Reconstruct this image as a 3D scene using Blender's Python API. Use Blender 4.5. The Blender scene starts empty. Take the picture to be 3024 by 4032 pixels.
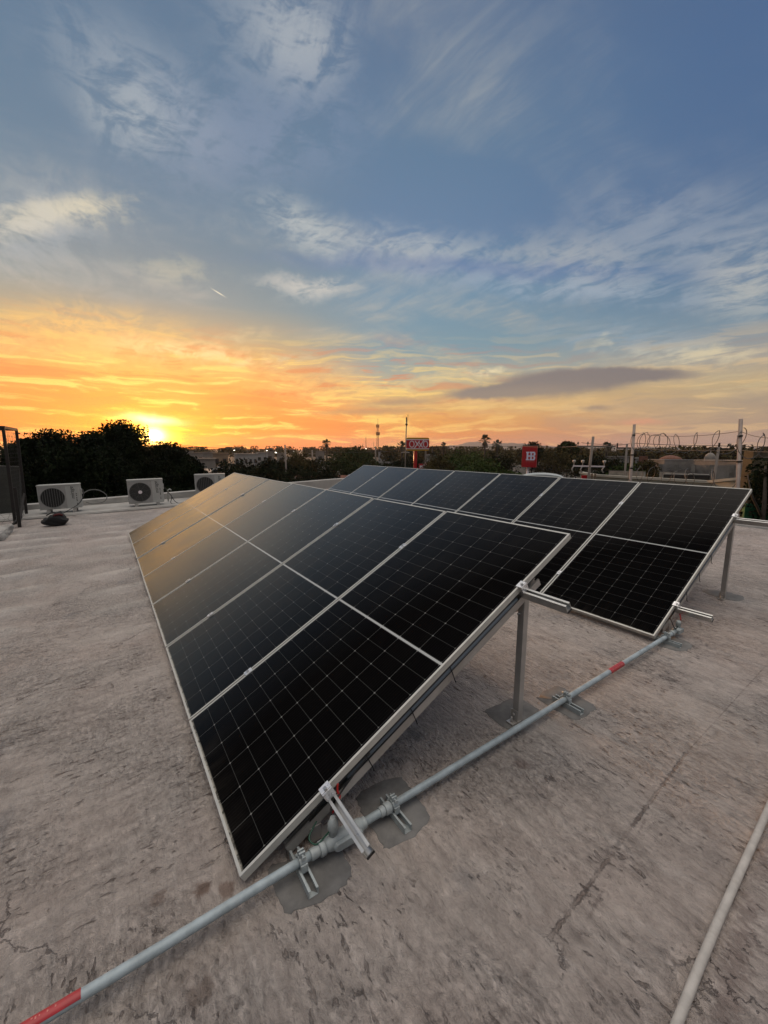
import bpy, bmesh, math, random
import numpy as np
from mathutils import Vector, Matrix, Quaternion
C = bpy.data.collections.new("Scene"); bpy.context.scene.collection.children.link(C)
SC = bpy.context.scene
rnd = random.Random(7)

# ---------------------------------------------------------------- camera
YAW, PITCH, ROLL, FPX, CZ = -0.59404227, 0.14780593, 0.00530976, 1633.388, 1.72
cy, sy = math.cos(YAW), math.sin(YAW); cp, sp = math.cos(PITCH), math.sin(PITCH)
fh = Vector((-sy, cy, 0)); r0 = Vector((cy, sy, 0)); up = Vector((0, 0, 1))
fw = fh*cp - up*sp; u0 = up*cp + fh*sp
rt = r0*math.cos(ROLL) + u0*math.sin(ROLL); uu = u0*math.cos(ROLL) - r0*math.sin(ROLL)
cd = bpy.data.cameras.new("camera"); cam = bpy.data.objects.new("camera", cd); C.objects.link(cam)
cam.matrix_world = Matrix(((rt.x, uu.x, -fw.x, 0), (rt.y, uu.y, -fw.y, 0), (rt.z, uu.z, -fw.z, CZ), (0, 0, 0, 1)))
cd.sensor_fit = 'VERTICAL'; cd.sensor_height = 32.0; cd.sensor_width = 24.0; cd.lens = FPX*32.0/4032.0
cd.clip_start = 0.05; cd.clip_end = 20000
SC.camera = cam
CAM = Vector((0, 0, CZ))

def ray(px, py):                       # direction seen at a photo pixel (3024 x 4032)
    return (rt*((px-1512)/FPX) - uu*((py-2016)/FPX) + fw).normalized()
def at(px, py, D):                     # point at horizontal distance D
    r = ray(px, py); return CAM + r*(D/math.hypot(r.x, r.y))
def cosf(px): return 1/math.sqrt(1+((px-1512)/FPX)**2)          # horizontal distance -> depth
def px_size(D, px): return px/FPX*D

# ---------------------------------------------------------------- view + light
SC.view_settings.view_transform = 'Standard'; SC.view_settings.look = 'None'
SC.view_settings.exposure = 0.0; SC.view_settings.gamma = 1.0
SC.view_settings.use_curve_mapping = False
SUN = ray(607, 1716)
sun_az = math.atan2(SUN.x, SUN.y); sun_el = math.asin(SUN.z)
sl = bpy.data.lights.new("sun", 'SUN'); sl.energy = 5.0; sl.angle = math.radians(0.6); sl.color = (1.0, 0.50, 0.22)
so = bpy.data.objects.new("sun", sl); C.objects.link(so)
so.rotation_euler = SUN.to_track_quat('Z', 'Y').to_euler()

def srgb(*c):
    return tuple(((v/255)/12.92 if v/255 <= .04045 else ((v/255+.055)/1.055)**2.4) for v in c)

class NT:                               # tiny node-tree helper
    def __init__(s, tree): s.t = tree; s.n = tree.nodes; s.l = tree.links
    def lk(s, v, sock):
        if isinstance(v, bpy.types.NodeSocket): s.l.new(v, sock)
        elif v is not None:
            if isinstance(v, (tuple, list, Vector)) and len(v) == 3 and sock.type == 'RGBA': v = (*v, 1)
            sock.default_value = v
    def m(s, op, a, b=None, c=None, clamp=False):
        n = s.n.new('ShaderNodeMath'); n.operation = op; n.use_clamp = clamp
        s.lk(a, n.inputs[0])
        if b is not None: s.lk(b, n.inputs[1])
        if c is not None: s.lk(c, n.inputs[2])
        return n.outputs[0]
    def v(s, op, a, b=None, sc=None):
        n = s.n.new('ShaderNodeVectorMath'); n.operation = op; s.lk(a, n.inputs[0])
        if b is not None: s.lk(b, n.inputs[1])
        if sc is not None: s.lk(sc, n.inputs[3])
        return n.outputs['Value'] if op in ('DOT_PRODUCT', 'LENGTH', 'DISTANCE') else n.outputs[0]
    def mix(s, f, a, b, bt='MIX'):
        n = s.n.new('ShaderNodeMix'); n.data_type = 'RGBA'; n.blend_type = bt
        s.lk(f, n.inputs[0]); s.lk(a, n.inputs[6]); s.lk(b, n.inputs[7]); return n.outputs[2]
    def mr(s, x, a, b, c=0., d=1., sm=True):
        n = s.n.new('ShaderNodeMapRange'); n.interpolation_type = 'SMOOTHSTEP' if sm else 'LINEAR'; n.clamp = True
        s.lk(x, n.inputs[0])
        for i, q in enumerate((a, b, c, d)): n.inputs[i+1].default_value = q
        return n.outputs[0]
    def noise(s, vec, scale, detail=4, rough=.55, dist=0., col=False):
        n = s.n.new('ShaderNodeTexNoise'); s.lk(vec, n.inputs['Vector']); n.inputs['Scale'].default_value = scale
        n.inputs['Detail'].default_value = detail; n.inputs['Roughness'].default_value = rough; n.inputs['Distortion'].default_value = dist
        return n.outputs['Color' if col else 'Fac']
    def voro(s, vec, scale, feat='F1', rnd=1.):
        n = s.n.new('ShaderNodeTexVoronoi'); n.feature = feat; s.lk(vec, n.inputs['Vector'])
        n.inputs['Scale'].default_value = scale; n.inputs['Randomness'].default_value = rnd
        return n.outputs['Distance']
    def ramp(s, x, stops, interp='LINEAR'):
        n = s.n.new('ShaderNodeValToRGB'); n.color_ramp.interpolation = interp; s.lk(x, n.inputs[0]); e = n.color_ramp.elements
        for i, (p, c) in enumerate(stops):
            q = e[i] if i < 2 else e.new(p)
            q.position = p; q.color = (*c, 1)
        return n.outputs[0]
    def sep(s, vec):
        n = s.n.new('ShaderNodeSeparateXYZ'); s.lk(vec, n.inputs[0]); return n.outputs
    def comb(s, x, y, z):
        n = s.n.new('ShaderNodeCombineXYZ'); s.lk(x, n.inputs[0]); s.lk(y, n.inputs[1]); s.lk(z, n.inputs[2]); return n.outputs[0]

# ---------------------------------------------------------------- sky (world directions only)
K = 3024/1659.0
def dpx(x, y): return ray(x*K, y*K)
ZEN = (1.95, 1.76, 1.58)
def build_world():
    w = bpy.data.worlds.new("World"); SC.world = w; w.use_nodes = True
    t = NT(w.node_tree); w.node_tree.nodes.clear()
    tc = t.n.new('ShaderNodeTexCoord'); d = t.v('NORMALIZE', tc.outputs['Generated'])
    x, y, z = t.sep(d)[:3]
    el = t.m('MULTIPLY', t.m('ARCSINE', t.m('MAXIMUM', z, 0.0)), 180/math.pi)      # degrees
    hl = t.m('SQRT', t.m('ADD', t.m('ADD', t.m('MULTIPLY', x, x), t.m('MULTIPLY', y, y)), 1e-5))
    sh = Vector((SUN.x, SUN.y, 0)).normalized()
    ca = t.m('DIVIDE', t.v('DOT_PRODUCT', d, tuple(sh)), hl)
    def R(stops): return t.ramp(t.m('DIVIDE', el, 90.0), [(e/90., srgb(*c)) for e, c in stops])
    A = R([(0, (196, 52, 2)), (2.5, (228, 88, 2)), (6, (236, 118, 12)), (8.6, (236, 152, 52)), (11.2, (222, 164, 86)), (13.6, (178, 160, 126)),
           (17, (128, 146, 152)), (25, (104, 134, 158)), (36, (100, 128, 156)), (47, (98, 122, 152)), (90, (104, 122, 148))])
    B = R([(0, (204, 108, 74)), (2, (222, 124, 62)), (4.5, (226, 152, 70)), (7.5, (204, 168, 112)), (10.0, (150, 158, 152)), (13, (110, 146, 164)),
           (19, (104, 144, 172)), (25, (100, 132, 168)), (33, (96, 128, 160)), (43, (94, 118, 152)), (90, (98, 116, 146))])
    Cc = R([(0, (146, 126, 128)), (2, (158, 136, 130)), (4.5, (168, 146, 128)), (7, (186, 160, 124)), (9.5, (156, 152, 148)), (13, (112, 138, 160)),
            (18, (84, 120, 156)), (25, (80, 112, 154)), (35, (76, 108, 152)), (47, (78, 102, 142)), (90, (90, 108, 140))])
    base = t.mix(t.mr(ca, .995, .87), A, B)
    base = t.mix(t.mr(ca, .87, .36), base, Cc)
    # --- cloud veils in a flat layer
    zz = t.m('ADD', t.m('MAXIMUM', z, 0), .10)
    P = t.comb(t.m('DIVIDE', x, zz), t.m('DIVIDE', y, zz), 0.0)
    wv = t.noise(P, .9, 3, .5, 0, True)
    Pw = t.v('ADD', P, t.v('SCALE', t.v('SUBTRACT', wv, (.5, .5, .5)), sc=.42))
    mp = t.n.new('ShaderNodeMapping'); t.lk(Pw, mp.inputs[0]); mp.inputs['Rotation'].default_value = (0, 0, math.radians(20)); mp.inputs['Scale'].default_value = (1.0, .30, 1)
    fine = t.noise(mp.outputs[0], 6.5, 9, .66, .8)
    mp2 = t.n.new('ShaderNodeMapping'); t.lk(Pw, mp2.inputs[0]); mp2.inputs['Rotation'].default_value = (0, 0, math.radians(-34)); mp2.inputs['Scale'].default_value = (.55, 1.3, 1)
    broad = t.noise(mp2.outputs[0], 1.15, 6, .55, .3)
    veil = t.m('MULTIPLY', t.mr(broad, .44, .64), t.mr(fine, .34, .64, .25, 1.0))
    fib = t.noise(t.v('MULTIPLY', Pw, (2.2, .8, 1)), 4.0, 8, .70, .2)
    veil = t.m('MULTIPLY', veil, t.mr(fib, .30, .62, .45, 1.15))
    sunmix = t.mr(ca, .2, .95)
    hi = t.mix(sunmix, srgb(150, 160, 178), srgb(182, 182, 180))
    low = t.mix(sunmix, srgb(200, 172, 140), srgb(255, 205, 110))
    ccol = t.mix(t.mr(el, 7, 20), low, hi)
    col = t.mix(t.m('MULTIPLY', t.m('MULTIPLY', veil, t.mr(el, 3, 14)), .52), base, ccol)
    col = t.v('MULTIPLY', col, t.mix(t.mr(el, 8, 24), (.96, .94, .92), (.78, .82, .84)))
    # --- low horizontal bands (azimuth / elevation space, warped)
    az = t.m('ARCTAN2', x, y)
    wv2 = t.noise(t.comb(t.m('MULTIPLY', az, 3.0), t.m('MULTIPLY', el, .10), 0), 1.6, 3, .5, 0, True)
    Q = t.v('ADD', t.comb(t.m('MULTIPLY', az, 2.6), t.m('MULTIPLY', el, .50), 0), t.v('SCALE', t.v('SUBTRACT', wv2, (.5, .5, .5)), sc=1.2))
    bands = t.noise(Q, 2.1, 7, .58, .25)
    lowm = t.m('MULTIPLY', t.mr(el, 16, 8), t.mr(ca, .60, .96, .50, 1.0))
    bright = t.m('MULTIPLY', t.mr(bands, .51, .64), lowm)
    dark = t.m('MULTIPLY', t.mr(bands, .48, .37), lowm)
    bcol = t.mix(t.mr(ca, .5, .99), srgb(240, 200, 138), srgb(255, 214, 104))
    dcol = t.mix(t.mr(ca, .5, .97), srgb(150, 130, 124), srgb(220, 100, 26))
    col = t.mix(t.m('MULTIPLY', bright, .75), col, bcol)
    col = t.mix(t.m('MULTIPLY', dark, .72), col, dcol)
    # --- individual wisps seen in the photo
    wn = t.noise(d, 7.0, 4, .6, 0, True)
    dw = t.v('ADD', d, t.v('SCALE', t.v('SUBTRACT', wn, (.5, .5, .5)), sc=.045))
    wn3 = t.noise(d, 30.0, 5, .65, 0, True)
    dw2 = t.v('ADD', dw, t.v('SCALE', t.v('SUBTRACT', wn3, (.5, .5, .5)), sc=.03))
    tfine = t.m('ADD', t.m('MULTIPLY', fine, .5), t.m('MULTIPLY', t.noise(t.comb(t.m('MULTIPLY', az, 9.0), t.m('MULTIPLY', el, .45), 0), 1.6, 8, .66, .7), .5))
    def blob(a, b, hw, colr, k, vec=dw2, tex=True, edge=1.55, inner=.05):
        nonlocal col
        da, db = dpx(*a), dpx(*b); c = (da+db).normalized(); tt = (db-da).normalized(); n = c.cross(tt).normalized(); tt = n.cross(c).normalized()
        L = (db-da).length/2; hwr = hw/(FPX/K)
        mp_ = t.n.new('ShaderNodeMapping'); mp_.vector_type = 'TEXTURE'; t.lk(vec, mp_.inputs[0])
        mp_.inputs['Location'].default_value = c*.9995; mp_.inputs['Rotation'].default_value = Matrix((tt, n, -c)).transposed().to_euler('XYZ') if Matrix((tt, n, -c)).determinant() > 0 else Matrix((tt, n, c)).transposed().to_euler('XYZ')
        mp_.inputs['Scale'].default_value = (L, hwr, .5)
        m = t.mr(t.v('LENGTH', mp_.outputs[0]), edge, inner, 0.0, k)
        if tex: m = t.m('MULTIPLY', m, tex_)
        col = t.mix(m, col, colr)
    tex_ = t.mr(tfine, .41, .57, .08, 1.15)
    cream = srgb(214, 204, 176); pale = srgb(176, 182, 188); blue = srgb(84, 112, 160)
    blob((-60, 498), (290, 450), 20, cream, 1.0)
    blob((-60, 470), (180, 455), 12, cream, .7)
    blob((-80, 525), (200, 470), 45, pale, .45)
    blob((90, 70), (470, 300), 60, pale, .42)
    blob((180, 230), (370, 290), 38, srgb(180, 186, 186), .42)
    blob((660, -20), (655, 200), 62, srgb(178, 182, 186), .50)
    blob((430, 20), (760, 60), 70, pale, .35)
    blob((250, 330), (800, 260), 70, srgb(140, 152, 178), .35)
    blob((545, 445), (770, 535), 34, srgb(186, 190, 188), .66)
    blob((700, 520), (1120, 560), 34, srgb(180, 184, 186), .55)
    blob((1090, 535), (1420, 605), 46, srgb(180, 180, 180), .55)
    blob((600, 560), (1500, 590), 16, blue, .55, tex=False)
    blob((860, 590), (1640, 655), 20, srgb(150, 164, 182), .60)
    blob((1530, 560), (1700, 660), 50, srgb(190, 188, 180), .60)
    blob((1250, 470), (1700, 560), 60, srgb(150, 160, 176), .40)
    blob((555, 610), (770, 622), 14, srgb(196, 192, 184), .80)
    blob((590, 632), (740, 625), 20, srgb(180, 182, 180), .50)
    blob((280, 580), (470, 588), 22, srgb(180, 178, 160), .55)
    blob((0, 590), (480, 625), 36, srgb(150, 160, 160), .35)
    blob((-40, 700), (420, 735), 42, srgb(244, 194, 104), .55)
    blob((230, 745), (620, 782), 17, srgb(246, 214, 150), .70)
    blob((420, 735), (600, 715), 12, srgb(206, 184, 140), .55)
    blob((590, 772), (680, 772), 7, srgb(200, 186, 150), .55)
    blob((530, 830), (920, 850), 24, srgb(246, 190, 100), .60)
    blob((800, 835), (1080, 810), 12, srgb(222, 196, 140), .55)
    blob((1020, 812), (1085, 798), 8, srgb(236, 214, 170), .80)
    blob((1150, 715), (1560, 745), 26, srgb(140, 156, 172), .55)
    blob((1276, 752), (1312, 722), 8, srgb(206, 200, 176), .8)
    blob((1286, 738), (1330, 748), 6, srgb(206, 200, 176), .7)
    blob((1310, 770), (1540, 752), 15, srgb(190, 186, 170), .60)
    blob((1380, 782), (1720, 760), 13, srgb(214, 198, 164), .75)
    blob((1500, 835), (1720, 820), 20, srgb(196, 178, 140), .55)
    blob((820, 878), (1330, 862), 24, srgb(232, 190, 120), .50)
    blob((1100, 880), (1640, 905), 18, srgb(196, 164, 128), .50)
    blob((0, 690), (260, 780), 30, srgb(240, 180, 90), .4)
    blob((1020, 805), (1100, 797), 6, srgb(220, 206, 168), .6)
    gry = srgb(112, 102, 108)
    dl = t.v('ADD', d, t.v('SCALE', t.v('SUBTRACT', wn3, (.5, .5, .5)), sc=.014))
    blob((950, 854), (1250, 832), 15, gry, 1.0, vec=dl, tex=False, edge=1.15, inner=.6)
    blob((1060, 832), (1420, 812), 24, gry, 1.0, vec=dl, tex=False, edge=1.15, inner=.6)
    blob((1180, 812), (1515, 808), 15, gry, 1.0, vec=dl, tex=False, edge=1.15, inner=.55)
    blob((1120, 822), (1480, 808), 16, gry, .8, vec=dl, tex=False, edge=1.2)
    blob((1000, 852), (1340, 842), 14, srgb(132, 116, 112), .80, vec=dl, tex=False)
    blob((670, 893), (950, 884), 7, srgb(168, 122, 92), .85, vec=dl, tex=False)
    blob((770, 876), (960, 862), 9, srgb(150, 118, 100), .85, vec=dl, tex=False)
    blob((1255, 883), (1325, 881), 5, srgb(140, 118, 110), .85, vec=dl, tex=False)
    blob((1560, 862), (1700, 852), 12, srgb(150, 134, 124), .7, vec=dl, tex=False)
    blob((1330, 914), (1440, 910), 6, srgb(214, 140, 116), .7, vec=dl, tex=False)
    blob((458, 624), (486, 641), 1.1, srgb(235, 226, 200), .95, vec=d, tex=False)
    # --- sun glow through the haze, stretched sideways
    right = Vector((SUN.y, -SUN.x, 0)).normalized(); upn = right.cross(SUN).normalized()
    if upn.z < 0: upn = -upn
    def glow(wd, hd, colr, k, vec=dw, off=0.0):
        a = t.v('DOT_PRODUCT', vec, tuple(right/math.radians(wd))); b = t.v('DOT_PRODUCT', vec, tuple(upn/math.radians(hd)))
        b = t.m('SUBTRACT', b, off)
        fr = t.m('GREATER_THAN', t.v('DOT_PRODUCT', vec, tuple(SUN)), 0.0)
        m = t.m('EXPONENT', t.m('MULTIPLY', t.m('ADD', t.m('MULTIPLY', a, a), t.m('MULTIPLY', b, b)), -1.0))
        return t.v('SCALE', colr, sc=t.m('MULTIPLY', t.m('MULTIPLY', m, fr), k))
    bnd = t.mr(bands, .36, .60, .15, 1.15)
    g = t.v('ADD', glow(14, 3.6, (.50, .05, .0), .22), glow(5.4, 2.5, (1.0, .62, .0), .85))
    g = t.v('SCALE', g, sc=bnd)
    g = t.v('ADD', g, glow(1.9, .9, (5.0, 3.7, .35), 1.2))
    g = t.v('ADD', g, glow(2.6, .55, (1.5, 1.5, .8), 1.2, off=3.4))
    g = t.v('ADD', g, glow(.26, .26, (50, 42, 26), 1.5, vec=d))
    g = t.v('ADD', g, glow(1.0, .8, (5, 4.6, 2.2), 1.0, vec=d))
    col = t.v('ADD', col, g)
    blu = t.m('LESS_THAN', z, 0.0)
    col = t.mix(blu, col, srgb(60, 52, 46))
    # added bright patch overhead, out of view, lights the roof; low rear sky dimmed
    back = t.mr(t.v('DOT_PRODUCT', d, tuple(fh)), .45, -.55)
    lowback = t.m('MULTIPLY', back, t.mr(z, .65, .15))
    col = t.mix(lowback, col, (.085, .075, .075))
    zen = t.m('MULTIPLY', t.mr(z, .62, .93), t.mr(t.v('DOT_PRODUCT', d, tuple(fh)), .70, .35))
    col = t.mix(zen, col, ZEN)
    sk = t.n.new('ShaderNodeTexSky'); sk.sky_type = 'NISHITA'; sk.sun_disc = False
    sk.sun_elevation = max(sun_el, .02); sk.sun_rotation = sun_az; sk.altitude = 20
    b1 = t.n.new('ShaderNodeBackground'); t.lk(sk.outputs[0], b1.inputs[0]); b1.inputs[1].default_value = .05
    b2 = t.n.new('ShaderNodeBackground'); t.lk(col, b2.inputs[0]); b2.inputs[1].default_value = .93
    ad = t.n.new('ShaderNodeAddShader'); t.l.new(b1.outputs[0], ad.inputs[0]); t.l.new(b2.outputs[0], ad.inputs[1])
    out = t.n.new('ShaderNodeOutputWorld'); t.l.new(ad.outputs[0], out.inputs[0])
build_world()
SC.world.cycles.sampling_method = 'MANUAL'; SC.world.cycles.sample_map_resolution = 512

# ---------------------------------------------------------------- helpers
def tag(o, label=None, cat=None, group=None, kind=None):
    if label: o['label'] = label
    if cat: o['category'] = cat
    if group: o['group'] = group
    if kind: o['kind'] = kind
    return o
def thing(name, label, cat, loc=(0, 0, 0), group=None, rz=0):
    o = bpy.data.objects.new(name, None); C.objects.link(o); o.location = loc; o.rotation_euler = (0, 0, rz); o.empty_display_size = .1
    return tag(o, label, cat, group)

class MB:                                # collects shapes, then links them as one mesh object
    def __init__(s): s.b = bmesh.new()
    def box(s, c, size, rot=None, bev=0):
        vs = bmesh.ops.create_cube(s.b, size=1)['verts']
        M = Matrix.Translation(Vector(c)) @ (rot.to_4x4() if rot is not None else Matrix.Identity(4)) @ Matrix.Diagonal((*size, 1))
        bmesh.ops.transform(s.b, matrix=M, verts=vs)
        if bev:
            es = list({e for v in vs for e in v.link_edges})
            bmesh.ops.bevel(s.b, geom=es, offset=bev, segments=2, affect='EDGES', profile=.6)
        return s
    def bar(s, a, b, w, h, side=None):    # box beam from a to b
        a, b = Vector(a), Vector(b); d = (b-a); L = d.length; d.normalize()
        u = Vector(side) if side is not None else (Vector((0, 0, 1)) if abs(d.z) < .9 else Vector((0, 1, 0)))
        x = d.cross(u).normalized(); zv = x.cross(d).normalized()
        rot = Matrix((x, d, zv)).transposed()
        return s.box((a+b)/2, (w, L, h), rot)
    def tube(s, pts, r, seg=10, cap=True, rs=None):
        pts = [Vector(p) for p in pts]; rings = []
        n = len(pts); prev = None
        for i, p in enumerate(pts):
            d = (pts[min(i+1, n-1)]-pts[max(i-1, 0)]).normalized()
            if prev is None:
                u = Vector((0, 0, 1)) if abs(d.z) < .9 else Vector((1, 0, 0))
                x = d.cross(u).normalized()
            else:
                x = (prev - d*prev.dot(d))
                x = x.normalized() if x.length > 1e-6 else d.orthogonal().normalized()
            prev = x; yv = d.cross(x)
            rr = rs[i] if rs else r
            rings.append([s.b.verts.new(p + (x*math.cos(2*math.pi*k/seg)+yv*math.sin(2*math.pi*k/seg))*rr) for k in range(seg)])
        for i in range(n-1):
            for k in range(seg):
                f = s.b.faces.new((rings[i][k], rings[i][(k+1) % seg], rings[i+1][(k+1) % seg], rings[i+1][k])); f.smooth = True
        if cap: s.b.faces.new(rings[0][::-1]); s.b.faces.new(rings[-1])
        return s
    def prof(s, a, b, pts, xv, zv):       # extrude a closed 2-D outline (in xv, zv) from a to b
        a, b, xv, zv = Vector(a), Vector(b), Vector(xv), Vector(zv)
        A = [s.b.verts.new(a+xv*p[0]+zv*p[1]) for p in pts]; B = [s.b.verts.new(b+xv*p[0]+zv*p[1]) for p in pts]
        n = len(pts)
        for i in range(n): s.b.faces.new((A[i], A[(i+1) % n], B[(i+1) % n], B[i]))
        s.b.faces.new(A[::-1]); s.b.faces.new(B); return s
    def ngon(s, pts):
        s.b.faces.new([s.b.verts.new(Vector(p)) for p in pts]); return s
    def slab(s, pts, th):                 # polygon with thickness downwards
        pts = [Vector(p) for p in pts]; n = len(pts)
        A = [s.b.verts.new(p) for p in pts]; B = [s.b.verts.new(p-Vector((0, 0, th))) for p in pts]
        s.b.faces.new(A); s.b.faces.new(B[::-1])
        for i in range(n): s.b.faces.new((A[i], B[i], B[(i+1) % n], A[(i+1) % n]))
        return s
    def obj(s, name, mat, parent=None, smooth=False):
        bmesh.ops.recalc_face_normals(s.b, faces=s.b.faces[:])
        me = bpy.data.meshes.new(name); s.b.to_mesh(me); s.b.free()
        o = bpy.data.objects.new(name, me); C.objects.link(o)
        if mat is not None: me.materials.append(mat)
        if parent is not None: o.parent = parent
        if smooth:
            for p in me.polygons: p.use_smooth = True
        return o
def np_mesh(name, V, Fc, mat, parent=None, smooth=False):   # quads from numpy
    me = bpy.data.meshes.new(name); V = np.asarray(V, np.float32); Fc = np.asarray(Fc, np.int32)
    me.vertices.add(len(V)); me.vertices.foreach_set('co', V.ravel())
    k = Fc.shape[1]
    me.loops.add(Fc.size); me.loops.foreach_set('vertex_index', Fc.ravel())
    me.polygons.add(len(Fc)); me.polygons.foreach_set('loop_start', np.arange(0, Fc.size, k, dtype=np.int32)); me.polygons.foreach_set('loop_total', np.full(len(Fc), k, np.int32))
    if smooth: me.polygons.foreach_set('use_smooth', np.ones(len(Fc), bool))
    me.update(calc_edges=True); me.validate()
    if mat: me.materials.append(mat)
    o = bpy.data.objects.new(name, me); C.objects.link(o)
    if parent is not None: o.parent = parent
    return o
def loc_children(o, root):                # meshes built in world coordinates: keep them in place under a moved empty
    o.matrix_parent_inverse = Matrix.Translation(-Vector(root.location)); return o

def pbr(name, col, rough=.6, metal=0., noise=0., nscale=8., bump=0., bscale=60., spec=.5, stretch=None, dirt=None):
    m = bpy.data.materials.new(name); m.use_nodes = True; t = NT(m.node_tree); bs = t.n['Principled BSDF']
    tc = t.n.new('ShaderNodeTexCoord'); vec = tc.outputs['Object']
    if stretch: vec = t.v('MULTIPLY', vec, stretch)
    bs.inputs['Roughness'].default_value = rough; bs.inputs['Metallic'].default_value = metal
    bs.inputs['Specular IOR Level'].default_value = spec
    c = (*col, 1)
    if noise:
        f = t.noise(vec, nscale, 5, .6)
        a = tuple(max(0, q*(1-noise)) for q in col); b = tuple(min(1, q*(1+noise)) for q in col)
        cc = t.mix(t.mr(f, .3, .7), a, b)
        if dirt:
            g = t.noise(vec, nscale*.37, 6, .7, .5)
            cc = t.mix(t.m('MULTIPLY', t.mr(g, .5, .72), dirt[1]), cc, dirt[0])
        t.lk(cc, bs.inputs['Base Color'])
        t.lk(t.mr(f, .2, .8, max(0, rough-.08), min(1, rough+.1)), bs.inputs['Roughness'])
    else: bs.inputs['Base Color'].default_value = c
    if bump:
        n = t.n.new('ShaderNodeBump'); n.inputs['Strength'].default_value = .6; n.inputs['Distance'].default_value = bump
        t.lk(t.noise(vec, bscale, 5, .6), n.inputs['Height']); t.l.new(n.outputs[0], bs.inputs['Normal'])
    return m

M = {}
M['frame'] = pbr('anodised_frame', (.56, .55, .50), .38, .25, .06, 14, spec=.5)
M['alu'] = pbr('extruded_aluminium', (.52, .52, .50), .32, .75, .10, 9, dirt=((.30, .28, .25), .35))
M['alu_dull'] = pbr('dull_aluminium', (.48, .46, .43), .45, .5, .12, 6, dirt=((.28, .25, .21), .4))
M['steel'] = pbr('stainless_clamp', (.80, .80, .80), .28, .6, .05, 30)
M['bolt'] = pbr('bolt_steel', (.45, .45, .44), .3, .9)
M['galv'] = pbr('painted_conduit', (.34, .40, .42), .5, .15, .16, 18, bump=.0008, bscale=160, dirt=((.24, .23, .21), .35))
M['galvcast'] = pbr('cast_fitting', (.36, .40, .40), .55, .15, .12, 24, bump=.0015, bscale=120, dirt=((.25, .24, .22), .35))
M['black'] = pbr('black_rubber', (.012, .012, .012), .45)
M['redw'] = pbr('red_wire', (.45, .02, .015), .4)
M['greenw'] = pbr('green_wire', (.01, .07, .04), .4)
M['redtape'] = pbr('red_warning_tape', (.42, .035, .04), .38, 0, .12, 20, dirt=((.25, .06, .06), .4))
M['tapetext'] = pbr('faded_tape_print', (.62, .22, .18), .5)
M['white'] = pbr('ac_white_paint', (.40, .40, .37), .5, 0, .06, 5, dirt=((.28, .26, .22), .35))
M['acgrey'] = pbr('ac_grille_panel', (.30, .29, .27), .55, 0, .08, 8)
M['grille'] = pbr('grille_wire', (.12, .12, .11), .5)
M['dark'] = pbr('dark_interior', (.012, .011, .010), .7)
M['print'] = pbr('dark_print', (.02, .02, .018), .6)
M['wallwhite'] = pbr('whitewashed_wall', (.36, .345, .315), .8, 0, .12, 3, bump=.006, bscale=9, dirt=((.20, .17, .14), .55))
M['mortar'] = pbr('grey_mortar', (.150, .146, .138), .85, 0, .28, 9, bump=.0022, bscale=90, dirt=((.21, .20, .185), .5))
M['pipe'] = pbr('painted_pipe', (.46, .43, .39), .7, 0, .14, 14, bump=.002, bscale=70, dirt=((.30, .25, .21), .5))
M['rust'] = pbr('rusty_black_steel', (.022, .018, .015), .8, .2, .35, 20)
M['bag'] = pbr('black_bag_cloth', (.010, .009, .009), .8, 0, .3, 12, bump=.01, bscale=14)
M['bagred'] = pbr('dark_red_cloth', (.08, .008, .008), .8)
M['concrete'] = pbr('weathered_concrete', (.20, .185, .16), .9, 0, .3, 1.6, bump=.01, bscale=6, dirt=((.07, .06, .05), .7))
M['pillar'] = pbr('dark_concrete', (.045, .045, .038), .9, 0, .3, 2.0)  # dark grey concrete tone with slight mottling
M['pole'] = pbr('pole_concrete', (.19, .16, .135), .85, 0, .12, 2.2)
M['cream'] = pbr('cream_wall_paint', (.36, .33, .25), .85, 0, .12, .8, dirt=((.18, .16, .12), .4))
M['creamtrim'] = pbr('cream_trim', (.44, .40, .32), .85, 0, .1, 1.4)
M['house'] = pbr('pale_house_wall', (.21, .19, .165), .9, 0, .2, .6)
M['house2'] = pbr('tan_house_wall', (.24, .17, .11), .9, 0, .2, .6)
M['house3'] = pbr('white_house_wall', (.30, .29, .27), .9, 0, .15, .6)
M['hwin'] = pbr('dark_window', (.012, .012, .014), .3)
M['tile'] = pbr('terracotta_tiles', (.16, .07, .045), .9, 0, .3, 5)
M['trunk'] = pbr('bark', (.055, .042, .032), .9, 0, .3, 6, bump=.02, bscale=12)
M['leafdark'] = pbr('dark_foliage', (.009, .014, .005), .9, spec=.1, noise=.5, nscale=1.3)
M['leaf'] = pbr('mid_foliage', (.026, .038, .012), .9, spec=.1, noise=.5, nscale=1.0)
M['leafbright'] = pbr('green_foliage', (.034, .056, .012), .9, spec=.1, noise=.45, nscale=1.0)
M['leafolive'] = pbr('olive_foliage', (.048, .040, .013), .9, spec=.1, noise=.45, nscale=1.0)
M['palm'] = pbr('palm_frond', (.040, .050, .020), .6, 0, .4, 2)
M['deadfrond'] = pbr('dead_frond', (.11, .085, .05), .8, 0, .3, 2)
M['signred'] = pbr('sign_red', (.48, .006, .012), .45, 0, .06, 2)
M['signwhite'] = pbr('sign_white', (.80, .70, .70), .5)
M['hbwhite'] = pbr('sign_pale_lettering', (.85, .80, .92), .5)
M['signyellow'] = pbr('sign_yellow', (.52, .26, .01), .5)
M['tower'] = pbr('tower_red_steel', (.25, .09, .05), .6, .2)
M['wire'] = pbr('galvanised_wire', (.10, .095, .09), .5, .4)
M['cable'] = pbr('overhead_cable', (.03, .028, .03), .6)
M['postlit'] = pbr('galvanised_post', (.25, .20, .17), .40, .30, .14, 6)
M['insul'] = pbr('porcelain', (.45, .40, .36), .35)
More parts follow.
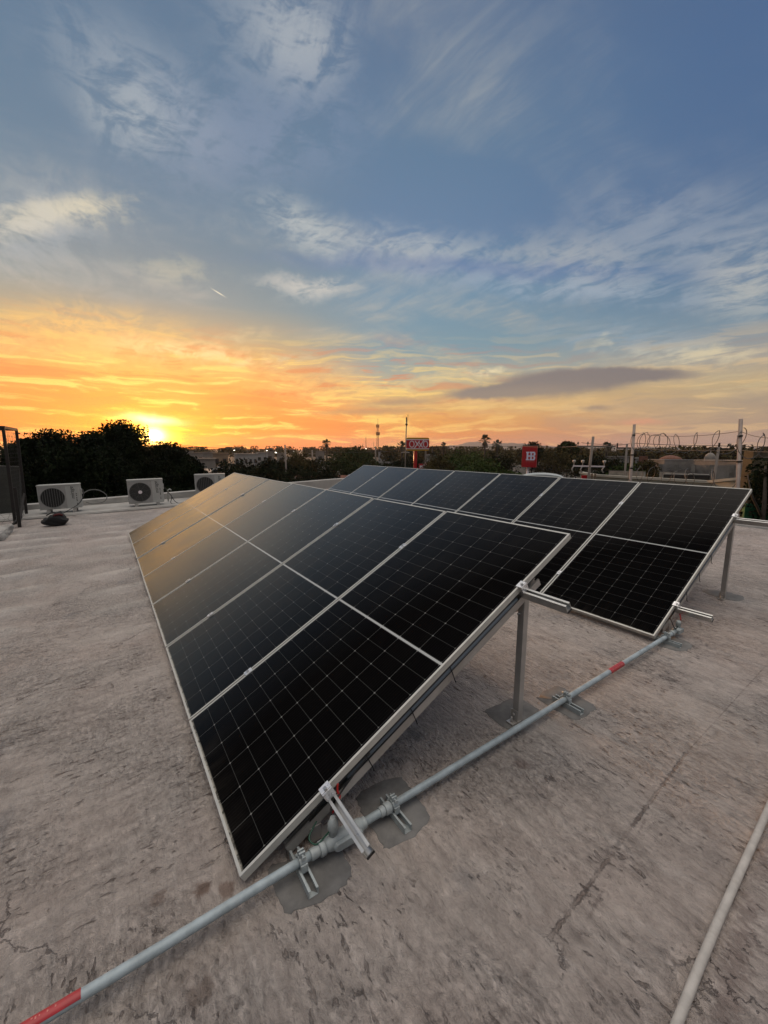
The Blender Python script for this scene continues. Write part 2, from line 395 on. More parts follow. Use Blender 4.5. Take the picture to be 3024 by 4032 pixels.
M['asphalt'] = pbr('asphalt', (.05, .048, .045), .9, 0, .25, .7)
M['soil'] = pbr('dry_soil', (.085, .07, .05), .95, 0, .4, .25)
M['hill'] = pbr('hill_scrub', (.060, .060, .050), .95, 0, .2, .002)
M['tarp'] = pbr('pale_tarp', (.40, .43, .42), .7, 0, .1, 4)
M['greencloth'] = pbr('green_shade_cloth', (.01, .10, .04), .8, 0, .4, 6)

# ---------------------------------------------------------------- roof surface
def roofz(x, y): return .025*x
RIP = [(10.95, .9), (10.13, 1.), (9.39, 1.), (8.5, 1.), (7.55, .9), (6.7, 1.), (5.96, .9), (5.3, .8), (4.55, .6), (3.7, .35)]
def roof_mat():
    m = bpy.data.materials.new('aged_roof_coating'); m.use_nodes = True; t = NT(m.node_tree); bs = t.n['Principled BSDF']
    tc = t.n.new('ShaderNodeTexCoord'); P = tc.outputs['Object']
    X, Y = t.sep(P)[:2]
    wn = t.v('SCALE', t.v('SUBTRACT', t.noise(P, 3.0, 4, .6, 0, True), (.5, .5, .5)), sc=.22)
    Pw = t.v('ADD', P, wn)
    big = t.noise(P, .55, 5, .6, .4)
    med = t.noise(Pw, 2.4, 6, .62, .5)
    st = t.noise(t.v('MULTIPLY', t.v('ADD', P, t.v('SCALE', wn, sc=.35)), (9.0, .8, 1.0)), 3.4, 7, .68, .2)       # roller strokes run along Y
    fine = t.noise(t.v('MULTIPLY', P, (1.0, .55, 1.0)), 55, 5, .7)
    grain = t.noise(t.v('MULTIPLY', t.v('ADD', P, t.v('SCALE', wn, sc=.15)), (1.0, .6, 1.0)), 52, 4, .6, .4)
    rub = t.mr(t.noise(Pw, 1.25, 4, .6), .38, .62, .25, 1.0)
    sel = t.mr(t.m('ADD', Y, t.m('MULTIPLY', t.noise(P, .8, 2, .5), 1.2)), 1.7, 2.7)   # the roller turned: strokes along X further back
    sel = t.m('GREATER_THAN', t.m('ADD', t.m('MULTIPLY', sel, 1.0), t.m('MULTIPLY', t.m('SUBTRACT', t.noise(P, 7.0, 3, .6), .5), .5)), .5)
    sel = t.m('MULTIPLY', sel, t.mr(t.m('ADD', X, t.m('MULTIPLY', t.noise(P, .9, 3, .6), 1.5)), 2.0, 1.95))
    An = t.mix(sel, t.v('MULTIPLY', P, (1.0, .36, 1.0)), t.v('MULTIPLY', P, (.36, 1.0, 1.0)))
    pit = t.noise(t.v('ADD', An, t.v('SCALE', wn, sc=.25)), 46, 3, .55, .4)
    smooth = t.m('MULTIPLY', t.mr(Y, 7.0, 3.5, .15, 1.0), 1.0)
    pitm = t.m('MULTIPLY', t.m('MULTIPLY', t.mr(pit, .41, .32), t.mr(t.noise(Pw, 2.6, 5, .65), .44, .60)), smooth)
    pit2 = t.noise(t.v('ADD', t.v('MULTIPLY', An, (1.0, .8, 1.0)), t.v('SCALE', wn, sc=.35)), 22, 4, .6, .5)
    pitm2 = t.m('MULTIPLY', t.m('MULTIPLY', t.mr(pit2, .35, .29), t.mr(t.noise(P, 1.4, 5, .65, .5), .50, .62)), smooth)
    lump = t.noise(t.v('ADD', An, t.v('SCALE', wn, sc=.5)), 17, 6, .66, .5)
    # colours
    c = t.mix(t.mr(big, .33, .67), (.475, .395, .345), (.425, .378, .338))
    c = t.mix(t.m('MULTIPLY', t.mr(med, .45, .75), .55), c, (.510, .455, .410))
    c = t.mix(t.m('MULTIPLY', t.mr(med, .48, .28), .50), c, (.335, .285, .252))
    c = t.mix(t.m('MULTIPLY', t.mr(st, .52, .74), .45), c, (.54, .495, .455))
    c = t.mix(t.m('MULTIPLY', t.mr(st, .46, .28), .40), c, (.26, .218, .188))
    c = t.mix(t.m('MULTIPLY', t.mr(lump, .40, .66), .14), c, (.50, .46, .42))
    gr = t.noise(P, 1.3, 4, .55, .8)
    c = t.mix(t.m('MULTIPLY', t.mr(gr, .60, .70), .40), c, (.235, .235, .24))          # cool damp blotches
    pk = t.noise(Pw, 1.9, 5, .6)
    c = t.mix(t.m('MULTIPLY', t.mr(pk, .60, .74), .45), c, (.36, .28, .235))          # the old pinkish coat shows
    c = t.mix(t.m('MULTIPLY', pitm, .75), c, (.19, .145, .12))
    c = t.mix(t.m('MULTIPLY', pitm2, .42), c, (.17, .13, .105))
    gm = t.m('MULTIPLY', t.m('SUBTRACT', grain, .5), rub)
    c = t.v('SCALE', c, sc=t.m('ADD', 1.0, t.m('MULTIPLY', gm, 1.9)))  # relief shading put into the colour: darker in the low grain
    lm_ = t.m('MULTIPLY', t.m('SUBTRACT', lump, .5), t.mr(Y, 7.5, 3.0, .35, 1.15))
    c = t.v('SCALE', c, sc=t.m('ADD', 1.0, lm_))  # hollows between lumps painted darker to strengthen the weak bump shading
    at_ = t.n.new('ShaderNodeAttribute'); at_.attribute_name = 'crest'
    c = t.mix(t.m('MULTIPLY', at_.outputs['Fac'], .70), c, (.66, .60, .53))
    # cracks
    cw = t.v('ADD', P, t.v('SCALE', t.v('SUBTRACT', t.noise(P, 2.2, 6, .7, 0, True), (.5, .5, .5)), sc=.35))
    cr = t.voro(cw, .75, 'DISTANCE_TO_EDGE')
    crm = t.m('MULTIPLY', t.mr(cr, .0035, .0008), t.mr(t.noise(P, 1.1, 3, .5, .5), .54, .60))
    c = t.mix(t.m('MULTIPLY', crm, .45), c, (.10, .075, .065))
    # old brown line left by a removed pipe, and a shorter second one
    def line(x0, y0, x1, y1, wdt, k, colr, br=.45):
        nonlocal c
        dx, dy = x1-x0, y1-y0; L = math.hypot(dx, dy); ux, uy = dx/L, dy/L
        u = t.m('DIVIDE', t.m('ADD', t.m('MULTIPLY', t.m('SUBTRACT', X, x0), ux), t.m('MULTIPLY', t.m('SUBTRACT', Y, y0), uy)), L)
        v = t.m('ABSOLUTE', t.m('ADD', t.m('MULTIPLY', t.m('SUBTRACT', X, x0), -uy), t.m('MULTIPLY', t.m('SUBTRACT', Y, y0), ux)))
        mk = t.m('MULTIPLY', t.mr(t.m('ADD', v, t.m('MULTIPLY', t.m('SUBTRACT', grain, .5), wdt*3)), wdt, wdt*.1), t.m('MULTIPLY', t.mr(u, 0, .06), t.mr(u, 1, .94)))
        mk = t.m('MULTIPLY', mk, t.mr(t.noise(P, 6, 4, .6), br, br+.2, .25, 1))
        c = t.mix(t.m('MULTIPLY', mk, k), c, colr); return mk
    line(4.6, .835, 2.55, .783, .006, .55, (.16, .125, .105), .40)
    l1 = line(2.62, .788, 1.10, .676, .010, .62, (.17, .12, .095), .42)
    line(1.10, .675, .60, .60, .016, .55, (.17, .115, .085))
    line(1.95, .715, 1.62, .665, .010, .40, (.11, .085, .075)); line(1.52, .668, 1.25, .622, .012, .45, (.12, .085, .075))
    line(2.90, .46, 1.10, .22, .05, .50, (.22, .155, .13), .40)
    def spot(x0, y0, r, k, colr):
        nonlocal c
        dd = t.v('DISTANCE', t.comb(X, Y, 0), (x0, y0, 0))
        mk = t.mr(t.m('ADD', dd, t.m('MULTIPLY', t.m('SUBTRACT', lump, .5), r*2.2)), r, r*.35)
        c = t.mix(t.m('MULTIPLY', mk, k), c, colr)
    spot(.20, 1.56, .045, .75, (.15, .085, .055)); spot(.27, 1.50, .04, .6, (.17, .10, .07)); spot(.14, 1.22, .05, .55, (.16, .11, .08))
    spot(.05, 1.62, .035, .5, (.15, .09, .06)); spot(1.06, 1.0, .07, .35, (.2, .2, .2)); spot(1.75, 1.25, .05, .6, (.15, .10, .085))
    fz = t.m('MULTIPLY', t.m('SUBTRACT', fine, .5), .10)
    c = t.v('SCALE', c, sc=t.m('ADD', 1.0, t.m('MULTIPLY', fz, 3.2)))
    t.lk(c, bs.inputs['Base Color'])
    bs.inputs['Roughness'].default_value = .58; bs.inputs['Specular IOR Level'].default_value = .5
    h = t.m('MULTIPLY', lump, .55)
    h = t.m('ADD', h, t.m('MULTIPLY', st, .42)); h = t.m('ADD', h, t.m('MULTIPLY', fine, .16)); h = t.m('ADD', h, t.m('MULTIPLY', gm, .8)); h = t.m('ADD', h, t.m('MULTIPLY', med, .6))
    h = t.m('SUBTRACT', h, t.m('MULTIPLY', pitm, .50)); h = t.m('SUBTRACT', h, t.m('MULTIPLY', pitm2, .75))
    h = t.m('SUBTRACT', h, t.m('MULTIPLY', crm, .5)); h = t.m('SUBTRACT', h, t.m('MULTIPLY', l1, .25))
    bp = t.n.new('ShaderNodeBump'); bp.inputs['Strength'].default_value = 1.0; bp.inputs['Distance'].default_value = .085
    t.lk(h, bp.inputs['Height']); t.l.new(bp.outputs[0], bs.inputs['Normal'])
    return m
M['roof'] = roof_mat()
XR, XL, Y0, Y1 = 10.44, -7.0, -3.5, 15.05
def roof_h(x, y):
    z = .025*x
    amp = np.clip((y-3.0)/2, 0, 1)
    left = np.clip((-.62-x)/.25, 0, 1) + np.clip((x+.38)/.25, 0, 1)
    left = np.clip(left, 0, 1)
    for yi, k in RIP:
        yc = yi + .12*np.sin(x*1.3+yi) + .04*x
        z = z + .034*k*np.exp(-((y-yc)/.13)**2)*left*amp
    z = z + .010*np.exp(-((x+.5+.03*np.sin(y*3))/.16)**2)*np.clip((y-1.5)/3, 0, 1)
    z = z + .006*amp*(np.sin(x*2.1+y*.7)*np.cos(y*1.9-x*.6))
    return z
nx, ny = 330, 360
gx, gy = np.meshgrid(np.linspace(XL, XR, nx), np.linspace(Y0, Y1, ny)); gz = roof_h(gx, gy)
V = np.stack([gx.ravel(), gy.ravel(), gz.ravel()], 1); I = np.arange(nx*ny).reshape(ny, nx)
Fq = np.stack([I[:-1, :-1].ravel(), I[:-1, 1:].ravel(), I[1:, 1:].ravel(), I[1:, :-1].ravel()], 1)
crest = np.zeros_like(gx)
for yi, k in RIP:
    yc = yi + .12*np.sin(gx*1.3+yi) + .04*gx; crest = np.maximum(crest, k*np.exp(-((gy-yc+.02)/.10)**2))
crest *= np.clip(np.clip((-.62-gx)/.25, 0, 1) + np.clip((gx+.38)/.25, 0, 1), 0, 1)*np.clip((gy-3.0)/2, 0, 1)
ro = tag(np_mesh('flat_roof', V, Fq, M['roof'], smooth=True), kind='structure')
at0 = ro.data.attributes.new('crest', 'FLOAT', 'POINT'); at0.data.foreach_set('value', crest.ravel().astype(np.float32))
GZ = -4.4
b = MB(); b.box(((XL+XR)/2, (Y0+Y1)/2+.15, (GZ-.45)/2-.1), (XR-XL+.6, Y1-Y0+.5, -GZ-.45+.2))
tag(b.obj('building_block', M['concrete']), kind='structure')
# right edge: low kerb
b = MB(); b.prof((XR, Y0, 0), (XR, Y1+.2, 0), [(0, .20), (.03, .29), (.32, .30), (.36, .2), (.36, -.9), (0, -.9)], (1, 0, 0), (0, 0, 1))
tag(b.obj('roof_kerb', M['wallwhite']), 'low pale kerb along the right edge of the roof beyond the rear array', 'kerb')
# far parapet with stepped plinth
pt = thing('parapet_wall', 'low whitewashed parapet along the far edge of the roof behind the cooling units', 'parapet', (0, 14.9, 0))
b = MB(); n = 40
def ptop(x): return .215 + .040*(x+.53) if x < 8 else .55
xs = [XL + (XR-XL)*i/n for i in range(n+1)]
for i in range(n):
    a, c = xs[i], xs[i+1]
    q = [b.b.verts.new(p) for p in ((a, 15.0, .02*a-.1), (c, 15.0, .02*c-.1), (c, 15.0, ptop(c)), (a, 15.0, ptop(a)), (a, 15.24, ptop(a)+.015), (c, 15.24, ptop(c)+.015), (a, 15.24, -1.0), (c, 15.24, -1.0))]
    b.b.faces.new((q[0], q[1], q[2], q[3])); b.b.faces.new((q[3], q[2], q[5], q[4])); b.b.faces.new((q[4], q[5], q[7], q[6]))
bmesh.ops.remove_doubles(b.b, verts=b.b.verts[:], dist=1e-4)
loc_children(b.obj('wall', M['wallwhite'], pt), pt)
b = MB(); b.prof((XL, 13.55, .025*XL), (5.0, 13.55, .125), [(0, -.1), (0, .035), (.03, .05), (1.44, .075), (1.44, -.1)], (0, 1, 0), (0, 0, 1))
loc_children(b.obj('ledge', M['wallwhite'], pt), pt)
# ---------------------------------------------------------------- terrain
b = MB(); b.ngon([(-9000, -9000, GZ), (9000, -9000, GZ), (9000, 9000, GZ), (-9000, 9000, GZ)])
tag(b.obj('ground', M['soil']), kind='structure')
b = MB(); a0 = at(1150, 1850, 34); a1 = at(2700, 1850, 70)
d = (a1-a0).normalized(); nrm = Vector((-d.y, d.x, 0)); A = [a0-d*60-nrm*4.5, a1+d*200-nrm*4.5, a1+d*200+nrm*4.5, a0-d*60+nrm*4.5]
b.ngon([(p.x, p.y, GZ+.004) for p in A]); tag(b.obj('road', M['asphalt']), kind='structure')

# ---------------------------------------------------------------- solar panels
TW = .107; CW = (1.134-.046)/6; PL = 2.3845; PW = 1.134; PH = .035
def cell_mat():
    m = bpy.data.materials.new('solar_cells_under_glass'); m.use_nodes = True; t = NT(m.node_tree); bs = t.n['Principled BSDF']
    tc = t.n.new('ShaderNodeTexCoord'); P = tc.outputs['Object']; X, Y = t.sep(P)[:2]          # X up the slope, Y across
    xm = t.m('ABSOLUTE', t.m('SUBTRACT', X, PL/2))                                            # from the middle gap
    xc = t.m('DIVIDE', t.m('SUBTRACT', xm, .010), TW-.0008)
    yc = t.m('DIVIDE', t.m('SUBTRACT', Y, PW/2), CW)
    def edge(c, size, off=0.0):
        fr = t.m('FRACT', t.m('ADD', c, 100.0+off)); return t.m('MULTIPLY', t.m('MINIMUM', fr, t.m('SUBTRACT', 1.0, fr)), size)
    ex = edge(xc, TW); ey = edge(yc, CW)
    lx = t.mr(ex, .0013, .0006); ly = t.mr(ey, .0013, .0006)
    dia = t.mr(t.m('ADD', ex, ey), .0070, .0045)
    mid = t.mr(xm, .0075, .0065)
    bus = edge(yc, CW, .5); fing = t.m('FRACT', t.m('MULTIPLY', Y, 1/.0165))
    fb = t.mr(t.m('ABSOLUTE', t.m('SUBTRACT', fing, .5)), .06, .03)
    brd = t.m('MAXIMUM', t.mr(t.m('ABSOLUTE', t.m('SUBTRACT', Y, PW/2)), PW/2-.0235, PW/2-.0225), t.mr(xm, PL/2-.0185, PL/2-.0175))
    cell = t.mix(t.noise(P, 1.2, 3, .5), (.0025, .0023, .0025), (.0042, .0040, .0041))
    c = t.mix(t.m('MULTIPLY', fb, .20), cell, (.035, .035, .036))
    c = t.mix(t.m('MULTIPLY', lx, .50), c, (.11, .11, .105)); c = t.mix(t.m('MULTIPLY', ly, .75), c, (.13, .13, .125))
    c = t.mix(t.m('MULTIPLY', dia, .85), c, (.22, .22, .21))
    c = t.mix(brd, c, (.006, .006, .007))
    c = t.mix(mid, c, (.42, .43, .42))
    dust = t.noise(t.v('MULTIPLY', P, (1, 3, 1)), 2.0, 6, .65, .4)
    edge_d = t.mr(X, .22, .0)
    c = t.mix(t.m('MULTIPLY', t.mr(dust, .42, .75), t.m('ADD', .003, t.m('MULTIPLY', edge_d, .03))), c, (.40, .35, .29))
    c = t.mix(t.m('MULTIPLY', t.mr(X, .024, .012), t.mr(t.noise(t.v('MULTIPLY', P, (1, 1, 1)), 26, 4, .6), .42, .55, .25, .9)), c, (.42, .40, .34))
    t.lk(c, bs.inputs['Base Color'])
    bs.inputs['Specular IOR Level'].default_value = 0.0; bs.inputs['Roughness'].default_value = .9; bs.inputs['Sheen Weight'].default_value = .16; bs.inputs['Sheen Roughness'].default_value = .22; bs.inputs['Sheen Tint'].default_value = (.9, .8, .68, 1)
    bp = t.n.new('ShaderNodeBump'); bp.inputs['Strength'].default_value = .16; bp.inputs['Distance'].default_value = .0010
    t.lk(t.noise(t.v('MULTIPLY', P, (.35, 2.2, 1.0)), 190, 3, .6), bp.inputs['Height'])
    gl = t.n.new('ShaderNodeBsdfGlossy'); gl.distribution = 'GGX'; t.lk(t.mr(dust, .3, .7, .17, .26), gl.inputs['Roughness']); gl.inputs['Color'].default_value = (.92, .90, .86, 1); t.l.new(bp.outputs[0], gl.inputs['Normal'])
    lw = t.n.new('ShaderNodeLayerWeight'); lw.inputs['Blend'].default_value = .5      # anti-reflective glass: Schlick curve with a very low base reflectance
    F = t.m('ADD', -.018, t.m('MULTIPLY', t.m('POWER', lw.outputs['Facing'], 5.0), 1.95), clamp=True)
    mx = t.n.new('ShaderNodeMixShader'); t.lk(F, mx.inputs[0]); t.l.new(bs.outputs[0], mx.inputs[1]); t.l.new(gl.outputs[0], mx.inputs[2])
    t.l.new(mx.outputs[0], t.n['Material Output'].inputs['Surface'])
    return m
M['cells'] = cell_mat()
def panel_meshes():
    fr = MB(); L, W_, H, l = PL, PW, PH, .0115
    fr.box((l/2, W_/2, -H/2), (l, W_, H)); fr.box((L-l/2, W_/2, -H/2), (l, W_, H))
    fr.box((L/2, l/2, -H/2), (L-2*l, l, H)); fr.box((L/2, W_-l/2, -H/2), (L-2*l, l, H))
    for (yy) in (.02, W_-.02): fr.box((L/2, yy, -H+.001), (L-2*l, .018, .002))
    for (xx) in (.02, L-.02): fr.box((xx, W_/2, -H+.001), (.018, W_-2*l-.04, .002))
    o = fr.obj('frame', M['frame']); o2 = MB().box((L/2, W_/2, -.0045), (L-2*l, W_-2*l, .005)).obj('cell_sheet', M['cells'])
    bk = MB().box((L*.5, W_*.5, -.016), (.10, .22, .014)).obj('junction_box', M['black'])
    return [o, o2, bk]
PM = panel_meshes()
class Arr:
    def __init__(s, c, t, ya):
        s.c = Vector(c); s.t = t; s.ya = ya
        s.v = Vector((math.cos(t)*math.cos(ya), math.cos(t)*math.sin(ya), math.sin(t)))
        s.u = Vector((-math.sin(ya), math.cos(ya), 0)); s.n = s.v.cross(s.u).normalized()
        if s.n.z < 0: s.n = -s.n
        s.rot = Matrix((s.v, s.u, s.n)).transposed().to_4x4()
    def P(s, a, y, h=0): return s.c + s.v*a + s.u*y + s.n*h
A1 = Arr((.32018, 1.471, -1.65965+CZ), .501209, 0)
A2 = Arr((3.78735, 1.48083, -1.55534+CZ), .506583, .009038)
ordn = ['nearest', 'second', 'third', 'fourth', 'fifth', 'sixth', 'farthest']
first = True
PITCHP = 1.154
for ar, row, g in ((A1, 'front', 'solar panels of the front row'), (A2, 'rear', 'solar panels of the rear row')):
    for i in range(7):
        side = 'left' if ar is A1 else 'right'
        extra = {'nearest': 'black framed solar panel at the near end of the %s row' % row,
                 'farthest': 'framed solar panel at the far end of the %s row, away from the camera' % row}.get(ordn[i], '%s solar panel from the near end of the %s row' % (ordn[i], row))
        root = thing('solar_panel', extra, 'solar panel', (0, 0, 0), g)
        wob = Matrix.Rotation(math.radians((.18, -.12, .10, .35, -.30, .22, .45)[i]*(1 if ar is A1 else .6)), 4, 'X')
        root.matrix_world = Matrix.Translation(ar.P(0, PITCHP*i)) @ ar.rot @ wob
        for p in PM:
            c = p if first else p.copy()
            if not first: C.objects.link(c)
            c.parent = root
        first = False
# ---------------------------------------------------------------- mounting racks
def rail_profile(w=.040, h=.052):         # open channel with inward lips, opening up (n direction)
    a = w/2; k = .004
    return [(-a, 0), (a, 0), (a, h), (a-.012, h), (a-.012, h-k), (a-k, h-k), (a-k, k+.012), (-a+k, k+.012), (-a+k, h-k), (-a+.012, h-k), (-a+.012, h), (-a, h)]
RH = .052
def rack(ar, label, ext_low, ext_high, ydist):
    root = thing('mounting_rack', label, 'solar rack', tuple(ar.P(1.0, 0, 0)*1.0))
    root.location.z = roofz(root.location.x, 0)
    K_ = lambda o: loc_children(o, root)
    for s_, e0 in ((.425, ext_low), (1.86, ext_high)):
        b = MB(); b.prof(ar.P(s_, -e0, -PH-RH), ar.P(s_, PITCHP*7+.12, -PH-RH), rail_profile(), ar.v, ar.n)
        K_(b.obj('rail', M['alu'], root))
        b = MB(); b.box(ar.P(s_, -e0-.001, -PH-RH+.006), (.038, .003, .010), ar.rot.to_3x3()); K_(b.obj('rail_end_cap', M['black'], root))
        for i in range(8):
            yy = PITCHP*i - .010
            endc = i in (0, 7)
            b = MB(); w = .036
            if endc:
                yo = -.018 if i == 0 else .010
                b.box(ar.P(s_, yy+(.010 if i == 0 else -.010)+0, .004), (w*1.4, .034, .006), ar.rot.to_3x3(), .001)
                b.box(ar.P(s_, yy+(-.012 if i == 0 else .012), -.018), (w*1.4, .005, .046), ar.rot.to_3x3())
                K_(b.obj('end_clamp', M['steel'], root))
            else:
                b.box(ar.P(s_, yy, .005), (w*1.5, .040, .006), ar.rot.to_3x3(), .001)
                b.box(ar.P(s_, yy, -.015), (w*1.4, .016, .036), ar.rot.to_3x3())
                K_(b.obj('mid_clamp', M['steel'], root))
            b = MB(); b.tube([ar.P(s_, yy, .008), ar.P(s_, yy, .016)], .0085, 6); K_(b.obj('clamp_bolt', M['bolt'], root))
    hb = -PH-RH                                        # top of the sloped beams
    for k, y in enumerate(ydist):
        b = MB(); bw, bh = .040, .044; pp = [(-bw/2, -bh), (bw/2, -bh), (bw/2, 0), (bw/2-.012, 0), (bw/2-.012, -.003), (bw/2-.003, -.003), (bw/2-.003, -bh+.003), (-bw/2+.003, -bh+.003), (-bw/2+.003, -.003), (-bw/2+.012, -.003), (-bw/2+.012, 0), (-bw/2, 0)]
        b.prof(ar.P(.17, y, hb), ar.P(2.02, y, hb), pp, ar.u, ar.n)
        K_(b.obj('sloped_beam', M['alu_dull'], root))
        top = ar.P(1.86, y, hb-bh-.004); x = top.x + .012; zt = top.z
        zr = roofz(x, 0)
        b = MB(); w = .042; q = .004
        b.prof((x, y+ar.c.y-0.0, zr+.006) if 0 else (x, top.y, zr+.006), (x, top.y, zt+.012), [(-w/2, -w/2), (w/2, -w/2), (w/2, w/2), (w/2-q, w/2), (w/2-q, -w/2+q), (-w/2+q, -w/2+q), (-w/2+q, w/2), (-w/2, w/2)], (1, 0, 0), (0, 1, 0))
        K_(b.obj('leg', M['alu_dull'], root))
        b = MB(); b.box((x-.012, top.y+.03, zt-.02), (.05, .006, .11)); b.tube([(x-.03, top.y+.0, zt-.02), (x-.048, top.y, zt-.02)], .007, 6); b.tube([(x-.03, top.y, zt-.075), (x-.050, top.y, zt-.075)], .007, 6)
        K_(b.obj('leg_bracket', M['bolt'], root))
        b = MB(); b.box((x-.035, top.y+.0, zr+.009), (.08, .05, .006)); b.box((x-.028, top.y, zr+.045), (.006, .05, .07)); b.tube([(x-.055, top.y, zr+.01), (x-.055, top.y, zr+.045)], .006, 6)
        b.tube([(x-.034, top.y, zr+.055), (x-.045, top.y, zr+.055)], .009, 6)
        K_(b.obj('foot', M['alu_dull'], root))
        lo = ar.P(.30, y, hb-bh); zl = roofz(lo.x, 0)
        if lo.z-zl > .01:
            b = MB(); b.box((lo.x, lo.y, (lo.z+zl)/2+.004), (.05, .05, lo.z-zl+.006)); b.box((lo.x+.03, lo.y, zl+.006), (.09, .05, .006)); K_(b.obj('foot', M['alu_dull'], root))
    return root
YD = [.030, 2.62, 5.25, 7.95]
rack(A1, 'aluminium rack of rails, sloped beams and legs carrying the front row of panels', .31, .285, YD)
rack(A2, 'aluminium rack of rails and legs carrying the rear row of panels', .27, 1.15, YD)
# short beam stub passing above the front rack's rail
# cables tied into the end beam of each rack
for ar, w in ((A1, 'front'), (A2, 'rear')):
    root = thing('cable_bundle', 'grey conduit and black cables zip-tied under the near edge of the %s row' % w, 'cable bundle', tuple(ar.P(1, .01, -.05)))
    K_ = lambda o: loc_children(o, root)
    b = MB(); b.tube([ar.P(s, .012+.003*math.sin(s*3), -PH-.026) for s in np.linspace(.52, 1.80, 12)], .013, 10); K_(b.obj('grey_conduit', pbr('grey_flex_conduit', (.10, .125, .15), .4), root))
    b = MB(); b.tube([ar.P(s, .004, -PH-.008) for s in np.linspace(.2, 1.82, 8)], .0045, 6); b.tube([ar.P(s, .010, -PH-.045) for s in np.linspace(.3, 1.82, 8)], .0045, 6)
    K_(b.obj('black_cable', M['black'], root))
    for s in (.64, .93, 1.22):
        b = MB(); P = [ar.P(s, -.004, -PH-.001), ar.P(s-.004, -.006, -PH-.05), ar.P(s-.006, .000, -PH-RH-.047), ar.P(s-.012, -.012, -PH-RH-.052)]
        b.tube(P, .0028, 6); K_(b.obj('zip_tie', M['black'], root))
def sp_tube(name, label, cat, pts, r, mat, seg=8, group=None):
    pts = [Vector(p) for p in pts]; out = []
    for i in range(len(pts)-1):
        p0, p1, p2, p3 = pts[max(i-1, 0)], pts[i], pts[i+1], pts[min(i+2, len(pts)-1)]
        for k in range(8):
            q = k/8; out.append(.5*((2*p1)+(p2-p0)*q+(2*p0-5*p1+4*p2-p3)*q*q+(3*p1-p0-3*p2+p3)*q*q*q))
    out.append(pts[-1]); b = MB(); b.tube(out, r, seg)
    return tag(b.obj(name, mat), label, cat, group) if label else b.obj(name, mat)
sp_tube('black_cable', 'black cable looping from the front cable bundle down to the conduit box', 'cable', [A1.P(.66, -.004, -.045), A1.P(.55, -.008, -.06), A1.P(.46, -.012, -.075), (.70, 1.43, .20), (.69, 1.395, .165)], .0042, M['black'])
sp_tube('red_cable', 'red cable end beside the low clamp of the front row', 'cable', [A1.P(.475, .00, -.035), A1.P(.455, -.008, -.060), A1.P(.45, -.014, -.085), (.70, 1.42, .18)], .005, M['redw'])
sp_tube('ground_wire', 'dark green ground wire looped beside the conduit box', 'wire', [A1.P(.32, .0, -.10), (.60, 1.44, .10), (.615, 1.40, .095), (.66, 1.395, .12), (.685, 1.385, .155)], .0035, M['greenw'])
sp_tube('red_cable', 'red cable dropping into the conduit end at the rear row', 'cable', [A2.P(.43, -.02, -.09), (4.17, 1.44, .27), (4.15, 1.425, .24)], .005, M['redw'])
sp_tube('black_cable', 'thin black cable sagging near the conduit end at the rear row', 'cable', [A2.P(.30, -.0, -.06), (4.05, 1.43, .19), (4.10, 1.425, .195), (4.14, 1.425, .24)], .004, M['black'])

# ---------------------------------------------------------------- conduit on the roof
cr = thing('conduit_run', 'painted grey metal conduit lying across the roof in front of both panel rows', 'conduit', (0, 1.39, 0))
K_ = lambda o: loc_children(o, cr)
def cpt(x, h=.056): return Vector((x, 1.385+.0105*x + (.012 if x < 0 else 0)*min(1, -x), .025*x+h))
CR = .0175
b = MB(); b.tube([cpt(x) for x in np.linspace(-2.6, .60, 24)], CR, 20); K_(b.obj('pipe', M['galv'], cr))
b = MB(); b.tube([cpt(x) for x in np.linspace(.84, 4.07, 24)], CR, 20); K_(b.obj('pipe', M['galv'], cr))
def coup(x0, x1, r, parent=cr, mat='galvcast'):
    b = MB(); b.tube([cpt(x0), cpt(x0+.004), cpt(x1-.004), cpt(x1)], r, 18, rs=[r*.92, r, r, r*.92]); return K_(b.obj('coupling', M[mat], parent))
coup(.582, .625, .0225); coup(.622, .648, .030); coup(.83, .848, .025); coup(.952, .985, .0265); coup(.925, .952, .0225); coup(3.98, 4.01, .025)
# junction body with gland
b = MB(); b.tube([cpt(.645), cpt(.665), cpt(.69), cpt(.80), cpt(.825), cpt(.84)], .04, 20, rs=[.022, .029, .034, .034, .028, .021])
jb = K_(b.obj('junction_body', M['galvcast'], cr))
b = MB(); N_ = 24; rr = .020
c0 = cpt(.745)+Vector((0, -.031, .002)); ring = []
for k in range(N_):
    a = 2*math.pi*k/N_; ex = .050 if math.cos(a) > 0 else -.050
    ring.append((c0.x+ex+rr*math.cos(a), c0.y, c0.z+rr*math.sin(a)))
A_ = [b.b.verts.new(p) for p in ring]; B_ = [b.b.verts.new((p[0], p[1]-.010, p[2])) for p in ring]; C_ = [b.b.verts.new(((p[0]-c0.x)*.92+c0.x, p[1]-.015, (p[2]-c0.z)*.85+c0.z)) for p in ring]
for k in range(N_):
    b.b.faces.new((A_[k], A_[(k+1) % N_], B_[(k+1) % N_], B_[k])); b.b.faces.new((B_[k], B_[(k+1) % N_], C_[(k+1) % N_], C_[k]))
b.b.faces.new(C_); b.b.faces.new(A_[::-1])
o = b.obj('cover_plate', M['galvcast'], jb)
b = MB(); g0 = cpt(.690)+Vector((0, .004, .03)); b.tube([g0, g0+Vector((0, 0, .022)), g0+Vector((0, 0, .03)), g0+Vector((0, 0, .058)), g0+Vector((0, 0, .066)), g0+Vector((0, 0, .082))], .02, 10, rs=[.018, .018, .023, .023, .016, .012])
K_(b.obj('cable_gland', M['galvcast'], cr))
